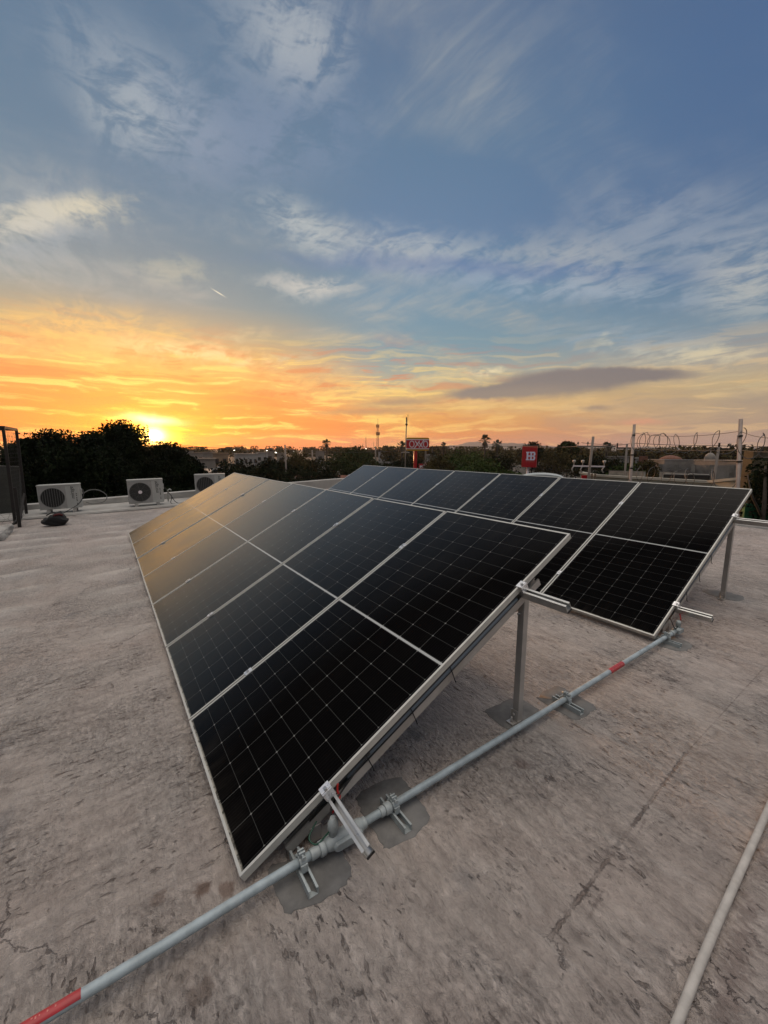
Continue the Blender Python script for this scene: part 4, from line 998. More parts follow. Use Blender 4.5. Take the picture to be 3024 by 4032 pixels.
HL = [('pale far house right of the big dark trees', 735, 1778, 50, 190, 'house', 2), ('low pinkish house among the first roofs right of the dark trees', 775, 1784, 46, 150, 'house', 2),
 ('tan house with an ochre wall left of the white hall', 868, 1786, 56, 120, 'house2', 2), ('pale house above the neighbouring roof', 822, 1782, 44, 130, 'house', 2), ('long pale wall above the dark tree', 815, 1808, 60, 75, 'house', 0),
 ('long white hall in the middle of the town', 968, 1789, 86, 120, 'house3', 5), ('white house at the right end of the white hall', 1032, 1783, 44, 140, 'house3', 2), ('small pale house with a dark tank left of the slim pole', 1062, 1778, 30, 150, 'house', 1),
 ('pale house right behind the slim pole', 1108, 1785, 34, 130, 'house', 1), ('white two storey house with grey shutters right of the slim pole', 1152, 1806, 40, 62, 'house3', 2), ('small pale house below the shuttered one', 1186, 1828, 26, 58, 'house', 1),
 ('pink house left of the lone palm', 1260, 1778, 34, 140, 'house', 1), ('low pale shop wall under the trees', 1275, 1848, 40, 66, 'house', 3), ('low white wall far below the lattice tower', 1520, 1781, 60, 180, 'house3', 3),
 ('pale flat roof right of the lattice tower', 1530, 1763, 44, 240, 'house', 2), ('small white building behind the shaggy palm', 1690, 1792, 20, 90, 'house3', 1),
 ('low pale roof left of the cream building trees', 2408, 1800, 40, 90, 'house', 1), ('pale low building behind the leaning pole pair', 2455, 1799, 40, 100, 'house', 2), ('white block left of the weathered wall', 2520, 1806, 30, 75, 'house3', 0),
 ('far sunlit pink building right of the tallest post', 2960, 1780, 70, 260, 'house3', 4), ('far sunlit building left of the tallest post', 2890, 1784, 50, 280, 'house3', 3)]
for h in HL: house(h[0], h[1], h[2], h[3], h[4], h[5], wins=h[6], group=GH, tank='tank' in h[0])
# lamps already lit in the town
em = bpy.data.materials.new('lit_lamp'); em.use_nodes = True; e_ = em.node_tree.nodes['Principled BSDF']; e_.inputs['Emission Color'].default_value = (1, .93, .78, 1); e_.inputs['Emission Strength'].default_value = 6
def lamp(label, px, py, D, s=1.0):
    p = at(px, py, D); r = thing('street_lamp', label, 'street lamp', (p.x, p.y, GZ), 'lit street lamps of the town')
    MB().tube([(0, 0, 0), (0, 0, p.z-GZ-.1), (.3, 0, p.z-GZ)], .06, 6).obj('pole', M['pole'], r)
    b = MB(); b.box((.45, 0, p.z-GZ), (.30*s, .2*s, .12*s), None, .03); b.obj('lamp_head', em, r)
lamp('lit lamp far off above the ochre house', 916, 1773, 130, 1.1); lamp('lit lamp left of the slim pole, upper one', 1044, 1774, 120, 1.0); lamp('lit lamp left of the slim pole, lower one', 1079, 1782, 110, 1.2)
lamp('lit lamp right of the slim pole', 1150, 1777, 130, .9); lamp('lit lamp in the trees left of the lattice tower', 1436, 1767, 130, .9)
# neighbouring roof with fans
nb = house('neighbouring flat-roofed building with cooling fans, half hidden by the dark tree', 870, 1866, 150, 46, 'house', 'building', depth=9, wins=3)
for k, (px, py, s) in enumerate(((848, 1856, .9), (866, 1848, .8), (885, 1855, 1.0), (907, 1856, .85))):
    p = at(px, py, 45.2); r = thing('rooftop_fan', ['leftmost small pale fan unit on the neighbouring roof', 'tilted small fan unit on the neighbouring roof', 'largest round fan unit on the neighbouring roof', 'rightmost fan unit on the neighbouring roof'][k], 'fan unit', tuple(p), 'fan units on the neighbouring roof', math.atan2(-p.x, p.y))
    MB().box((0, .15, 0), (.75*s, .3, .62*s), None, .03).obj('casing', M['white'], r)
    b = MB(); n = 20; b.b.faces.new([b.b.verts.new((.24*s*math.cos(2*math.pi*q/n), -.01, .24*s*math.sin(2*math.pi*q/n))) for q in range(n)]); b.obj('fan_opening', M['dark'], r)
# pale vaulted canopy just beyond the parapet
p = at(815, 1893, 27); cv = thing('vaulted_canopy', 'pale arched canopy beyond the parapet behind the farthest cooling unit', 'canopy', (p.x, p.y, GZ), None, math.atan2(-p.x, p.y))
b = MB(); W2 = 1.9; zt = p.z-GZ
pp = [(W2*math.cos(a)*1.0, .75*math.sin(a)+zt-.75) for a in np.linspace(0, math.pi, 14)]; pp2 = [(q[0]*.95, q[1]-.08) for q in pp[::-1]]
b.prof((0, 0, 0), (0, 6, 0), pp+pp2, (1, 0, 0), (0, 0, 1)); b.obj('vault', M['tarp'], cv)
MB().box((0, 3, (zt-.8)/2), (3.4, 5.8, zt-.8)).obj('wall', M['house'], cv)
# small tiled roof below the trees
p = at(1300, 1884, 40); tr = thing('tiled_shed', 'small shed with a brown tiled roof below the green trees', 'shed', (p.x, p.y, GZ), None, math.atan2(-p.x, p.y)); zt = p.z-GZ+.3
b = MB(); b.prof((-3.2, 0, 0), (3.2, 0, 0), [(-1.6, zt-.9), (0, zt), (1.6, zt-.9), (1.6, zt-1.0), (-1.6, zt-1.0)], (0, 1, 0), (0, 0, 1)); b.obj('roof', M['tile'], tr)
MB().box((0, 0, (zt-1)/2), (6, 2.8, zt-1)).obj('wall', M['house'], tr)
# ---------------------------------------------------------------- cream building and weathered wall on the right
def wall_path(b, pts, z0, dz, th, zt=None):
    for i in range(len(pts)-1):
        a, c = Vector(pts[i]), Vector(pts[i+1]); b.bar((a.x, a.y, (z0+a.z)/2), (c.x, c.y, (z0+c.z)/2), th, abs(a.z-z0))
cb = thing('cream_building', 'low cream building with a raised parapet band, seen above the rear row', 'building', tuple(at(2600, 1900, 38).xy)+(GZ,))
K_ = lambda o: loc_children(o, cb)
Lc = [at(2285, 1857, 40), at(2345, 1868, 36.5), at(2785, 1892, 33), at(2925, 1878, 31.5)]
zt = Lc[0].z
ps = [Vector((q.x, q.y, 0)) for q in Lc]
def prism(pts, z0, z1, name, mat, par, K_):
    b = MB(); b.slab([(q.x, q.y, z1) for q in pts], z1-z0); return K_(b.obj(name, mat, par))
far_ = [at(2925, 1840, 47), at(2420, 1835, 52)]
poly = ps + [Vector((far_[0].x, far_[0].y, 0)), Vector((far_[1].x, far_[1].y, 0))]
prism(poly, GZ, -1.0, 'wall', M['cream'], cb, K_)
for i in range(3):
    a, c = ps[i], ps[i+1]; za, zc = Lc[i].z, Lc[i+1].z
    b = MB(); u = (c-a).normalized(); nn_ = Vector((-u.y, u.x, 0)); nn_ = nn_ if nn_.dot(a) > 0 else -nn_
    b.ngon([(a.x, a.y, -1.3), (c.x, c.y, -1.3), (c.x, c.y, zc-.12), (a.x, a.y, za-.12)]); a2, c2 = a+nn_*.2, c+nn_*.2
    b.ngon([(a2.x, a2.y, -1.3), (c2.x, c2.y, -1.3), (c2.x, c2.y, zc-.12), (a2.x, a2.y, za-.12)])
    K_(b.obj('parapet', M['cream'], cb))
    b = MB(); a3, c3 = a-nn_*.10, c-nn_*.10
    b.prof(Vector((a3.x, a3.y, za-.16)), Vector((c3.x, c3.y, zc-.16)), [(0, 0), (.36, 0), (.36, .16), (0, .16)], nn_, (0, 0, 1)); K_(b.obj('parapet_cap', M['creamtrim'], cb))
b = MB(); q = at(2308, 1880, 38.1); b.box((q.x, q.y, q.z), (.8, .05, .35), Matrix.Rotation(math.atan2(-q.x, q.y)+.5, 3, 'Z')); K_(b.obj('red_sign', M['signred'], cb))
b = MB()
for (px, py) in ((2330, 1882), (2343, 1882)): q = at(px, py, 35.8); b.box(q, (.12, .1, .7))
K_(b.obj('downpipe', M['house2'], cb))
b = MB(); a, c = at(2400, 1853, 46), at(2540, 1857, 44); b.bar((a.x, a.y, a.z-.25), (c.x, c.y, c.z-.25), .2, .5); a, c = at(2600, 1858, 43), at(2790, 1868, 41); b.bar((a.x, a.y, a.z-.3), (c.x, c.y, c.z-.3), .2, .6); K_(b.obj('inner_wall', M['concrete'], cb))
ww = thing('weathered_wall', 'tall stained concrete wall with a pale coping behind the cream building', 'wall', tuple(at(2780, 1850, 56).xy)+(GZ,))
K_ = lambda o: loc_children(o, ww)
a, c = at(2537, 1811, 60), at(3200, 1818, 50)
b = MB(); b.bar((a.x, a.y, (GZ+a.z)/2), (c.x, c.y, (GZ+c.z)/2), .4, a.z-GZ); K_(b.obj('wall', pbr('stained_wall', (.22, .20, .175), .9, 0, .35, .35, dirt=((.06, .05, .045), .8)), ww))
b = MB(); b.bar((a.x, a.y, a.z+.05), (c.x, c.y, c.z+.05), .46, .10); K_(b.obj('coping', M['house3'], ww))
b = MB()
for q in np.linspace(.02, .98, 9):
    p = a.lerp(c, q)*.995; b.box((p.x, p.y, (GZ+p.z)/2-.2), (.35, .35, p.z-GZ-.5), Matrix.Rotation(math.atan2(-p.x, p.y), 3, 'Z'))
K_(b.obj('buttress', M['concrete'], ww))
p = at(2530, 1836, 58.5); b = MB(); b.box((p.x, p.y, p.z-.6), (.9, .5, 3.6), Matrix.Rotation(math.atan2(-p.x, p.y), 3, 'Z')); K_(b.obj('red_brick_end', M['tile'], ww))
# dark roof units on the cream building
for i, (px, py, D, w, h, lb) in enumerate(((2668, 1876, 37, 1.7, .45, 'dark flat roof unit on the cream building, left one'), (2752, 1880, 36, 1.2, .55, 'dark boxy roof unit beside the leaning pole'))):
    p = at(px, py, D); r = thing('roof_unit', lb, 'roof unit', (p.x, p.y, p.z-h/2-.1), None, math.atan2(-p.x, p.y)); MB().box((0, 0, h/2), (w, .9, h), None, .03).obj('casing', M['rust'], r); MB().box((0, 0, h+.03), (w*.9, .8, .05)).obj('lid', M['concrete'], r)
# dome and red roof beyond the wall
p = at(2642, 1798, 85); r = thing('domed_roof', 'low red tiled domed roof behind the weathered wall', 'roof', (p.x, p.y, GZ)); b = MB(); b.tube([(0, 0, 0), (0, 0, p.z-GZ-.6)], 1.7, 20); b.obj('wall', M['house3'], r)
b = MB(); b.tube([(0, 0, p.z-GZ-.6), (0, 0, p.z-GZ-.2), (0, 0, p.z-GZ+.1), (0, 0, p.z-GZ+.25)], 3, 20, rs=[1.8, 1.45, .8, .2]); b.obj('dome', M['tile'], r, True)
p = at(2797, 1792, 110); r = thing('white_dome', 'small white dome behind the weathered wall, left of the leaning pole', 'dome', (p.x, p.y, GZ)); b = MB(); b.tube([(0, 0, 0), (0, 0, p.z-GZ-.6), (0, 0, p.z-GZ), (0, 0, p.z-GZ+.4), (0, 0, p.z-GZ+.5), (0, 0, p.z-GZ+1.1)], 1.0, 18, rs=[1.0, 1.0, .8, .38, .06, .05]); b.obj('dome', M['house'], r, True)
# yard items at the right edge
p = at(2992, 1955, 15.5); b = MB(); b.box((p.x+.6, p.y+.2, p.z-.55), (2.0, 1.6, .9), Matrix.Rotation(-.35, 3, 'Z'), .06); tag(b.obj('covered_box', M['tarp']), 'pale covered box in the yard right of the rear row', 'box')
p = at(2985, 2012, 13.2); b = MB(); b.box((p.x+.2, p.y, p.z-.1), (.7, .15, .5), Matrix.Rotation(-.9, 3, 'Z')); tag(b.obj('shade_cloth', M['greencloth']), 'green cloth hanging in the yard right of the rear row', 'cloth')
b = MB(); p = at(3010, 1990, 13); b.tube([(p.x, p.y, GZ), (p.x+.05, p.y, -1.0), (p.x, p.y, p.z), (p.x+.1, p.y+.1, p.z+.9)], .045, 8, rs=[.09, .06, .045, .02]); b.tube([(p.x, p.y, p.z-.3), (p.x-.25, p.y+.2, p.z+.25), (p.x-.3, p.y+.3, p.z+.7)], .02, 6, rs=[.03, .022, .01]); b2 = b
r = thing('bare_tree', 'leafy creeper-covered tree at the right edge beyond the roof', 'tree', (p.x, p.y, GZ)); loc_children(b.obj('trunk', M['trunk'], r, True), r)
c = np.array([*at(3060, 1905, 13.2)]); q = np.concatenate([c+np.clip(rg.normal(size=(1500, 3)), -1.4, 1.4)*[.38, .38, .4]+[.35, 0, -.2*k] for k in range(3)]); V, Fq = leaves(q, .05, rg); loc_children(np_mesh('crown', V, Fq, M['leafdark'], r), r)
q0 = at(3015, 1870, 14.5); b = MB(); b.box((q0.x+.9, q0.y+.1, q0.z-1.2), (1.6, .25, 3.6), Matrix.Rotation(-.45, 3, 'Z')); tag(b.obj('mossy_wall', pbr('mossy_brick', (.085, .065, .035), .9, 0, .5, 2.2, dirt=((.20, .18, .07), .6))), 'brown mossy wall at the right edge beyond the posts', 'wall')
# ---------------------------------------------------------------- posts, razor wire
def leanpost(name, label, cat, tpx, bpx, D, r, mat, group=None, parts=None, square=False):
    a, c = at(*tpx, D), at(*bpx, D); d = (c-a).normalized(); base = a + d*((a.z-GZ)/-d.z)
    t = thing(name, label, cat, tuple(base), group)
    b = MB()
    if square: b.bar(base, a, r*2, r*2)
    else: b.tube([base, a], r, 12, rs=[r*1.1, r*.95])
    o = loc_children(b.obj('shaft', M[mat], t), t)
    return t, a, c, d
P1, p1a, p1c, p1d = leanpost('fence_post', 'left one of the two galvanised fence posts holding the razor wire', 'post', (2498, 1671), (2482, 1890), 14.3, .040, 'postlit', 'galvanised fence posts')
P2, p2a, p2c, p2d = leanpost('fence_post', 'taller right one of the two galvanised fence posts holding the razor wire', 'post', (2917, 1650), (2905, 1915), 11.5, .038, 'postlit', 'galvanised fence posts')
for T, A_, d, fs in ((P1, p1a, p1d, (.29, .86, 1.25)), (P2, p2a, p2d, (.33, .86, 1.44))):
    for f in fs:
        b = MB(); b.tube([A_+d*f, A_+d*(f+.035)], .048, 12); loc_children(b.obj('band', M['rust'], T), T)
def razor(label, a, c, rad, turns, seed, sag=.06, vert=0.):
    rr = random.Random(seed); a, c = Vector(a), Vector(c); u = (c-a); L = u.length; u.normalize(); s = u.cross(Vector((0, 0, 1))).normalized(); pts = []
    N = turns*26; ph = 0; prog = 0; steps = [rr.uniform(.35, 1.9) for _ in range(turns+1)]; tot = sum(steps[:turns])
    for i in range(N+1):
        k = min(i//26, turns-1); q = (sum(steps[:k])+steps[k]*((i-26*k)/26))/tot; an = 2*math.pi*i/26; R = rad*(1+.15*math.sin(k*2.1+an*.3))
        pts.append(a+u*(L*q+.06*math.sin(an+k))+Vector((0, 0, R*math.cos(an)-sag*math.sin(math.pi*q)+vert*q))+s*R*math.sin(an)*.8)
    o = thing('razor_wire', label, 'razor wire', tuple(a)); b = MB(); b.tube(pts, .0075, 5); loc_children(b.obj('coil', M['wire'], o), o)
    b = MB()
    for i in range(0, len(pts)-1, 3):
        p = pts[i]; d = (pts[i+1]-p).normalized(); x = d.orthogonal().normalized(); b.box(p, (.008, .045, .012), Matrix((x, d, x.cross(d))).transposed()); 
    loc_children(b.obj('barbs', M['wire'], o), o); return o
razor('coiled razor wire strung between the two galvanised posts against the sky', at(2500, 1738, 14.3), at(2912, 1735, 11.5), .235, 9, 4)
razor('razor wire continuing right from the tallest post out of the picture', at(2915, 1745, 11.5), at(3120, 1750, 10.6), .24, 3, 9)
razor('lower coil of razor wire in front of the cream building', at(2490, 1868, 14.3), at(2908, 1890, 11.5), .24, 7, 21)
def strand(name, label, pts, r, mat, cat='wire', sag=.0, group=None):
    out = []
    for i in range(len(pts)-1):
        a, c = Vector(pts[i]), Vector(pts[i+1])
        for k in range(12): q = k/12; out.append(a.lerp(c, q)-Vector((0, 0, sag*4*q*(1-q))))
    out.append(Vector(pts[-1])); b = MB(); b.tube(out, r, 5); return tag(b.obj(name, M[mat]), label, cat, group)
strand('strand_wire', 'thin wire along the top of the razor wire between the two posts', [at(2500, 1705, 14.3), at(2915, 1698, 11.5), at(3150, 1710, 10.5)], .006, 'wire', sag=.10)
strand('strand_wire', 'thin wire along the foot of the razor wire between the two posts', [at(2492, 1765, 14.3), at(2912, 1772, 11.5), at(3150, 1775, 10.5)], .005, 'wire', sag=.03)
# ---------------------------------------------------------------- utility poles
def crossarm(T, a, d, off, half, D, thick=.10, mat='pole', ins=(), skew=0.):
    p = a+d*off; side = Vector((a.y, -a.x, 0)).normalized(); e0, e1 = p-side*half[0], p+side*half[1]
    b = MB(); b.bar(e0, e1, thick, thick); o = loc_children(b.obj('crossarm', M[mat], T), T)
    for q in ins:
        i = e0.lerp(e1, q); b = MB(); b.tube([i, i+Vector((0, 0, .16)), i+Vector((0, 0, .2)), i+Vector((0, 0, .34))], .05, 8, rs=[.03, .03, .075, .05]); loc_children(b.obj('insulator', M['pole'], T), T)
UG = 'utility poles'
T, a, c, d = leanpost('utility_pole', 'pale concrete utility pole with a long upper crossarm and a lower arm of round insulators', 'utility pole', (2336, 1719), (2317, 1882), 35, .095, 'pole', UG)
crossarm(T, a, d, .72, (1.02, 1.55), 35, .11, ins=(.02, .28)); b = MB(); p = a+d*2.2; side = Vector((a.y, -a.x, 0)).normalized()
b.bar(p-side*1.15, p+side*1.0, .10, .10); loc_children(b.obj('lower_crossarm', M['signwhite'], T), T)
for q in (-1.1, -.5, .95):
    i = p+side*q; b = MB(); b.tube([i, i+Vector((0, 0, .22)), i+Vector((0, 0, .28)), i+Vector((0, 0, .42)), i+Vector((0, 0, .46))], .05, 10, rs=[.03, .03, .09, .12, .05]); b.tube([i, i-side*.12-Vector((0, 0, .25)), i-side*.02-Vector((0, 0, .48))], .05, 6); loc_children(b.obj('insulator', M['insul'], T), T)
T, a, c, d = leanpost('utility_pole', 'shorter concrete pole with a square bracket crossarm left of the fence posts', 'utility pole', (2469, 1748), (2458, 1890), 38, .075, 'pole', UG)
crossarm(T, a, d, .32, (.70, .50), 38, .10, mat='rust'); side = Vector((a.y, -a.x, 0)).normalized()
for q in (-.66, .46):
    i = a+d*.30+side*q; b = MB(); b.box(i+Vector((0, 0, .18)), (.08, .08, .36)); loc_children(b.obj('bracket', M['rust'], T), T)
T, a, c, d = leanpost('utility_pole', 'leaning pole with a small crossarm just left of the tallest fence post', 'utility pole', (2831, 1760), (2808, 1905), 36, .085, 'pole', UG)
crossarm(T, a, d, .12, (.25, .62), 36, .09, mat='rust', ins=(.95,)); b = MB(); b.tube([a, a+Vector((0, 0, .28))], .06, 8); loc_children(b.obj('insulator', M['rust'], T), T)
T, a, c, d = leanpost('utility_pole', 'slim grey utility pole left of centre, rising above the far end of the front row', 'utility pole', (1122, 1751), (1129, 1895), 40, .075, 'pole', UG)
T, a, c, d = leanpost('utility_pole', 'distant pole with two crossarms between the slim pole and the lone palm', 'utility pole', (1229, 1772), (1231, 1822), 75, .13, 'pole', UG)
crossarm(T, a, d, .65, (.7, .7), 75, .12); crossarm(T, a, d, 1.2, (.75, .75), 75, .12)
T, a, c, d = leanpost('utility_pole', 'thin pale pole just left of the lattice tower base', 'utility pole', (1478, 1758), (1479, 1795), 90, .14, 'pole', UG)
T, a, c, d = leanpost('utility_pole', 'dark H-shaped pole frame just right of the yellow and red sign', 'utility pole', (1703, 1755), (1703, 1800), 80, .14, 'rust', UG)
crossarm(T, a, d, .35, (.8, .8), 80, .14, mat='rust')
for (q) in (-.75, .78):
    i = a+d*.35+Vector((a.y, -a.x, 0)).normalized()*q; b = MB(); b.box(i+Vector((0, 0, .15)), (.14, .14, .5)); loc_children(b.obj('bracket', M['rust'], T), T)
T, a, c, d = leanpost('short_post', 'short pale post standing left of the square red sign', 'post', (2024, 1841), (2024, 1870), 48, .09, 'pole')
LG = 'overhead power lines'
strand('power_line', 'black power line running from the bracket pole past both fence posts', [at(2500, 1745, 40), at(2831, 1755, 38), at(3160, 1757, 36)], .022, 'cable', 'cable', .05, LG)
strand('power_line', 'pale power line from the yellow and red sign to the crossarm pole', [at(1660, 1755, 70), at(2060, 1757, 55), at(2290, 1757, 35.2), at(2480, 1747, 38)], .020, 'cable', 'cable', .10, LG)
strand('power_line', 'upper power line between the crossarm pole and the bracket pole', [at(2290, 1743, 35.2), at(2450, 1748, 38)], .018, 'cable', 'cable', .08, LG)
strand('power_line', 'thin power line crossing from the slim pole to the antenna mast', [at(560, 1735, 50), at(1122, 1770, 40), at(1600, 1772, 44)], .016, 'cable', 'cable', .25, LG)
# antenna mast
T, a, c, d = leanpost('antenna_mast', 'slender antenna mast with a round dish in front of the yellow and red sign', 'mast', (1601, 1648), (1595, 1840), 44, .055, 'pole')
b = MB(); b.tube([a-Vector((0, 0, 1.0)), a+Vector((0, 0, .12))], .035, 6); b.box(a+Vector((0, 0, -.12)), (.10, .1, .5)); loc_children(b.obj('antenna', M['rust'], T), T)
bmd = a-Vector((0, 0, .62)); b = MB(); q = Vector((-bmd.x, -bmd.y, 0)).normalized(); b.tube([bmd+q*.06, bmd+q*.1, bmd+q*.2], .12, 14, rs=[.06, .12, .125]); loc_children(b.obj('dish', M['rust'], T), T)
b = MB(); s = Vector((a.y, -a.x, 0)).normalized(); b.tube([a-Vector((0, 0, .55)), a+s*.14-Vector((0, 0, .3)), a+s*.15+Vector((0, 0, .36))], .012, 5); b.bar(a+s*.05+Vector((0, 0, .36)), a+s*.24+Vector((0, 0, .36)), .025, .025); loc_children(b.obj('aerial', M['rust'], T), T)
m_ = at(1597, 1781, 44); b = MB(); b.tube([m_-s*.46-Vector((0, 0, .05)), m_-s*.2+Vector((0, 0, .02)), m_, m_+s*.2+Vector((0, 0, .02)), m_+s*.42-Vector((0, 0, .05))], .035, 6); loc_children(b.obj('lamp_arm', M['insul'], T), T)
for sg in (-1.6, 1.9):
    b = MB(); b.tube([m_, Vector((m_.x, m_.y, GZ))+s*sg*1.2], .008, 4); loc_children(b.obj('guy_wire', M['wire'], T), T)
# lattice towers
def lattice(label, px, topy, basey, D, wb, wt, n, ants=True):
    a = at(px, topy, D); T = thing('lattice_tower', label, 'tower', (a.x, a.y, GZ), 'distant telecom towers'); H = a.z-GZ; b = MB()
    for k in range(3):
        an = 2*math.pi*k/3+.4; b.tube([(wb*math.cos(an), wb*math.sin(an), 0), (wt*math.cos(an), wt*math.sin(an), H*.86)], .12*wb, 5)
    for i in range(n):
        for k in range(3):
            q0, q1 = i/n, (i+1)/n; a0, a1 = 2*math.pi*k/3+.4, 2*math.pi*(k+1)/3+.4; w0, w1 = wb+(wt-wb)*q0, wb+(wt-wb)*q1
            b.tube([(w0*math.cos(a0), w0*math.sin(a0), q0*H*.86), (w1*math.cos(a1), w1*math.sin(a1), q1*H*.86)], .06*wb, 4); b.tube([(w1*math.cos(a0), w1*math.sin(a0), q1*H*.86), (w1*math.cos(a1), w1*math.sin(a1), q1*H*.86)], .05*wb, 4)
    b.obj('lattice_frame', M['tower'], T); b = MB(); b.tube([(0, 0, H*.84), (0, 0, H)], .10*wb, 5); b.obj('spire', M['tower'], T)
    if ants:
        for q, R in ((.82, .85), (.64, 1.05)):
            for k in range(5):
                an = 2*math.pi*k/5+.3; 
                if q > .7 and k > 2: continue
                b = MB(); b.box((R*wb*math.cos(an), R*wb*math.sin(an), H*q), (.35*wb, .2*wb, 2.0*wb)); b.tube([(0, 0, H*q-.4), (R*wb*math.cos(an), R*wb*math.sin(an), H*q-.4)], .08*wb, 4); b.obj('panel_antenna', M['rust'], T)
lattice('red and white lattice telecom tower left of the antenna mast', 1488, 1648, 1765, 260, .95, .38, 12)
lattice('faint thin far tower left of the lattice tower', 1441, 1711, 1765, 400, .7, .3, 8, False)
lattice('fainter short far tower between the two others', 1471, 1734, 1765, 420, .5, .2, 6, False)
# ---------------------------------------------------------------- signs
def rounded(w, h, r, n=6):
    pts = []
    for (cx_, cz_, a0) in ((w/2-r, h/2-r, 0), (-w/2+r, h/2-r, 90), (-w/2+r, -h/2+r, 180), (w/2-r, -h/2+r, 270)):
        for k in range(n+1): a = math.radians(a0+90*k/n); pts.append((cx_+r*math.cos(a), cz_+r*math.sin(a)))
    return pts
D = 60; pc = at(1644, 1749, D); S = px_size(D, 1)   # metres per pixel there
sg = thing('store_sign', 'tall roadside store sign reading OXXO in white on red with yellow bands', 'sign', (pc.x, pc.y, GZ), None, math.atan2(-pc.x, pc.y)+math.radians(10)); zc = pc.z-GZ
w, h = 90*S, 50*S
b = MB(); b.prof((0, -.25, zc), (0, .25, zc), rounded(w, h, .26), (1, 0, 0), (0, 0, 1)); b.obj('sign_box', M['signyellow'], sg)
b = MB(); b.box((0, -.262, zc), (w*.992, .02, h*.76)); b.obj('white_band', M['signwhite'], sg)
b = MB(); b.box((0, -.278, zc-.005), (w*.985, .02, h*.62)); rp = b.obj('red_field', M['signred'], sg)
b = MB(); yb = -.295
def oring(cx_, rx, rz, th=.12):
    n = 28; o_, i_ = [], []
    for k in range(n):
        a = 2*math.pi*k/n; o_.append(b.b.verts.new((cx_+rx*math.cos(a), yb, zc+rz*math.sin(a)))); i_.append(b.b.verts.new((cx_+(rx-th)*math.cos(a), yb, zc+(rz-th)*math.sin(a))))
    for k in range(n): b.b.faces.new((o_[k], o_[(k+1) % n], i_[(k+1) % n], i_[k]))
rz_ = h*.27
def stroke(x0, z0, x1, z1, th=.135, dy=0.):
    b.bar((x0, yb+.004-dy, zc+z0), (x1, yb+.004-dy, zc+z1), .008, th, side=Vector((-(z1-z0), 0, x1-x0)))
oring(-w*.262, w*.118, rz_); oring(w*.335, w*.112, rz_)
for cx_ in (-w*.05, w*.125):
    pass
stroke(-w*.125, rz_*.95, w*.035, -rz_*.50); stroke(w*.075, rz_*.95, -w*.155, -rz_*1.18, dy=.003)
stroke(w*.05, rz_*.42, w*.215, -rz_*.98, dy=.006); stroke(w*.265, rz_*1.22, w*.055, -rz_*.95, dy=.009)
b.obj('lettering', M['signwhite'], sg)
b = MB(); b.box((-8*S*1.0, 0, (zc-h/2)/2), (13*S, .34, zc-h/2)); b.obj('red_column', M['signred'], sg)
b = MB(); b.tube([(35*S, .5, 0), (35*S, .5, zc-h/2+.1)], .11, 10); b.obj('grey_column', M['pole'], sg)
zs = at(1672, 1836, D).z-GZ; b = MB(); b.box((22*S, -.1, zs), (32*S, .25, 19*S), None, .02); lp = b.obj('lower_panel', M['signred'], sg)
b = MB(); b.box((15*S, -.235, zs-1.5*S), (12*S, .01, 9*S)); b.box((31*S, -.235, zs), (13*S, .01, 16*S)); b.obj('panel_label', M['signwhite'], sg)
text_mesh('24', .52, 'numeral', M['signred'], sg, Matrix.Translation((25.2*S, -.244, zs-3*S)) @ Matrix.Rotation(math.pi/2, 4, 'X'), .0, .002)
# square red sign with two joined block letters
D = 62; pc = at(2085, 1798, D); S = px_size(D, 1)/ .98
hb = thing('block_letter_sign', 'square red sign box with joined white block letters HB on a white post', 'sign', (pc.x, pc.y, GZ), None, math.atan2(-pc.x, pc.y)-math.radians(8)); zc = pc.z-GZ
w, h = 50*S, 76*S
b = MB(); b.box((0, 0, zc), (w, .7, h), None, .03); b.obj('sign_box', M['signred'], hb)
b = MB(); b.box((0, 0, zc+h/2+.04), (w*1.02, .74, .05)); b.obj('top_trim', M['pole'], hb)
b = MB(); yb = -.358; LW = w*.66; LH = h*.40; u = LW/13.; v_ = LH/13.; x0 = -w*.22; z0 = zc-LH*.5+h*.03
def blk(xa, za, xb, zb): b.box((x0+(xa+xb)/2*u, yb, z0+(za+zb)/2*v_), ((xb-xa)*u, .012, (zb-za)*v_))
blk(0, 0, 4.2, 2); blk(0, 11, 4.2, 13); blk(.8, 2, 3.2, 11); blk(3.2, 5.3, 6.0, 7.7)
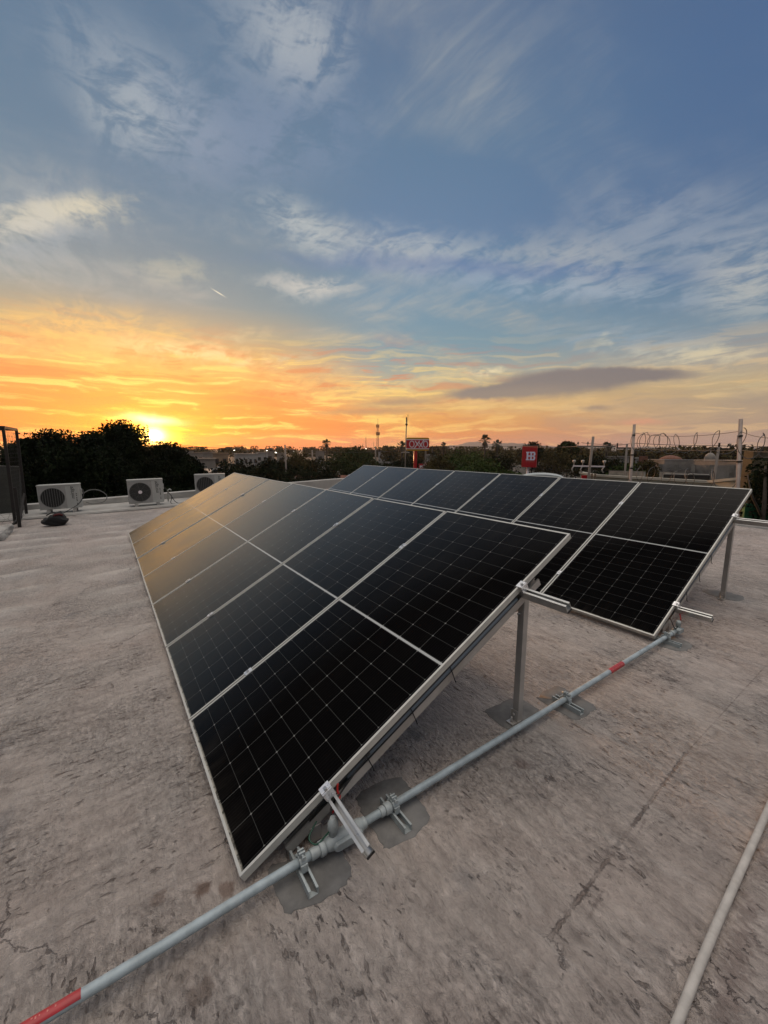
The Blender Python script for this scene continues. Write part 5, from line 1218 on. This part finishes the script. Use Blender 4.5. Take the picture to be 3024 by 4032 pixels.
blk(4.9, 0, 11.5, 2); blk(4.9, 11, 11.5, 13); blk(5.8, 2, 8.0, 11); blk(8.0, 5.5, 11.6, 7.5); blk(10.2, 2, 12.6, 5.5); blk(10.2, 7.5, 12.6, 11); blk(11.5, .5, 12.2, 2); blk(11.5, 11, 12.2, 12.5)
b.obj('lettering', M['hbwhite'], hb)
b = MB(); rr = random.Random(2)
for k in range(11): b.box((x0+LW*(k+.5)/11.3, yb, z0-LH*.16), (LW*.05, .01, LH*rr.uniform(.05, .11)))
b.obj('small_caption', pbr('faded_caption', (.45, .14, .12), .6), hb)
b = MB(); b.tube([(-4*S, 0, 0), (-4*S, 0, zc-h/2)], .17, 12); b.obj('post', M['signwhite'], hb)
b = MB(); b.bar((-14*S, -.1, zc-h/2-11*S), (8*S, -.1, zc-h/2-11*S), .08, .07); b.obj('cross_bracket', M['pole'], hb)
p = at(2135, 1868, 36); b = MB(); r = thing('grey_vault_roof', 'pale low curved roof top peeking over the rear row right of the square red sign', 'roof', (p.x, p.y, GZ), None, math.atan2(-p.x, p.y))
W2 = 1.7; zt = p.z-GZ; pp = [(W2*math.cos(a), .35*math.sin(a)+zt-.35) for a in np.linspace(0, math.pi, 12)]; b.prof((0, 0, 0), (0, 3, 0), pp+[(-W2, zt-.6), (W2, zt-.6)], (1, 0, 0), (0, 0, 1)); b.obj('vault', M['tarp'], r); MB().box((0, 1.5, (zt-.6)/2), (3.2, 2.8, zt-.6)).obj('wall', M['house'], r)

# ---------------------------------------------------------------- evening haze over the plain
b = MB(); b.box((0, 0, (GZ-1+75)/2), (5600, 5600, 75-GZ+1)); hz = b.obj('haze', None)
hm = bpy.data.materials.new('haze_air'); hm.use_nodes = True; nt = hm.node_tree; nt.nodes.clear()
pv = nt.nodes.new('ShaderNodeVolumePrincipled'); pv.inputs['Color'].default_value = (.86, .84, .86, 1); pv.inputs['Density'].default_value = .00016; pv.inputs['Anisotropy'].default_value = .3
mo = nt.nodes.new('ShaderNodeOutputMaterial'); nt.links.new(pv.outputs[0], mo.inputs['Volume']); hz.data.materials.append(hm); tag(hz, kind='stuff', label='thin evening haze over the plain')
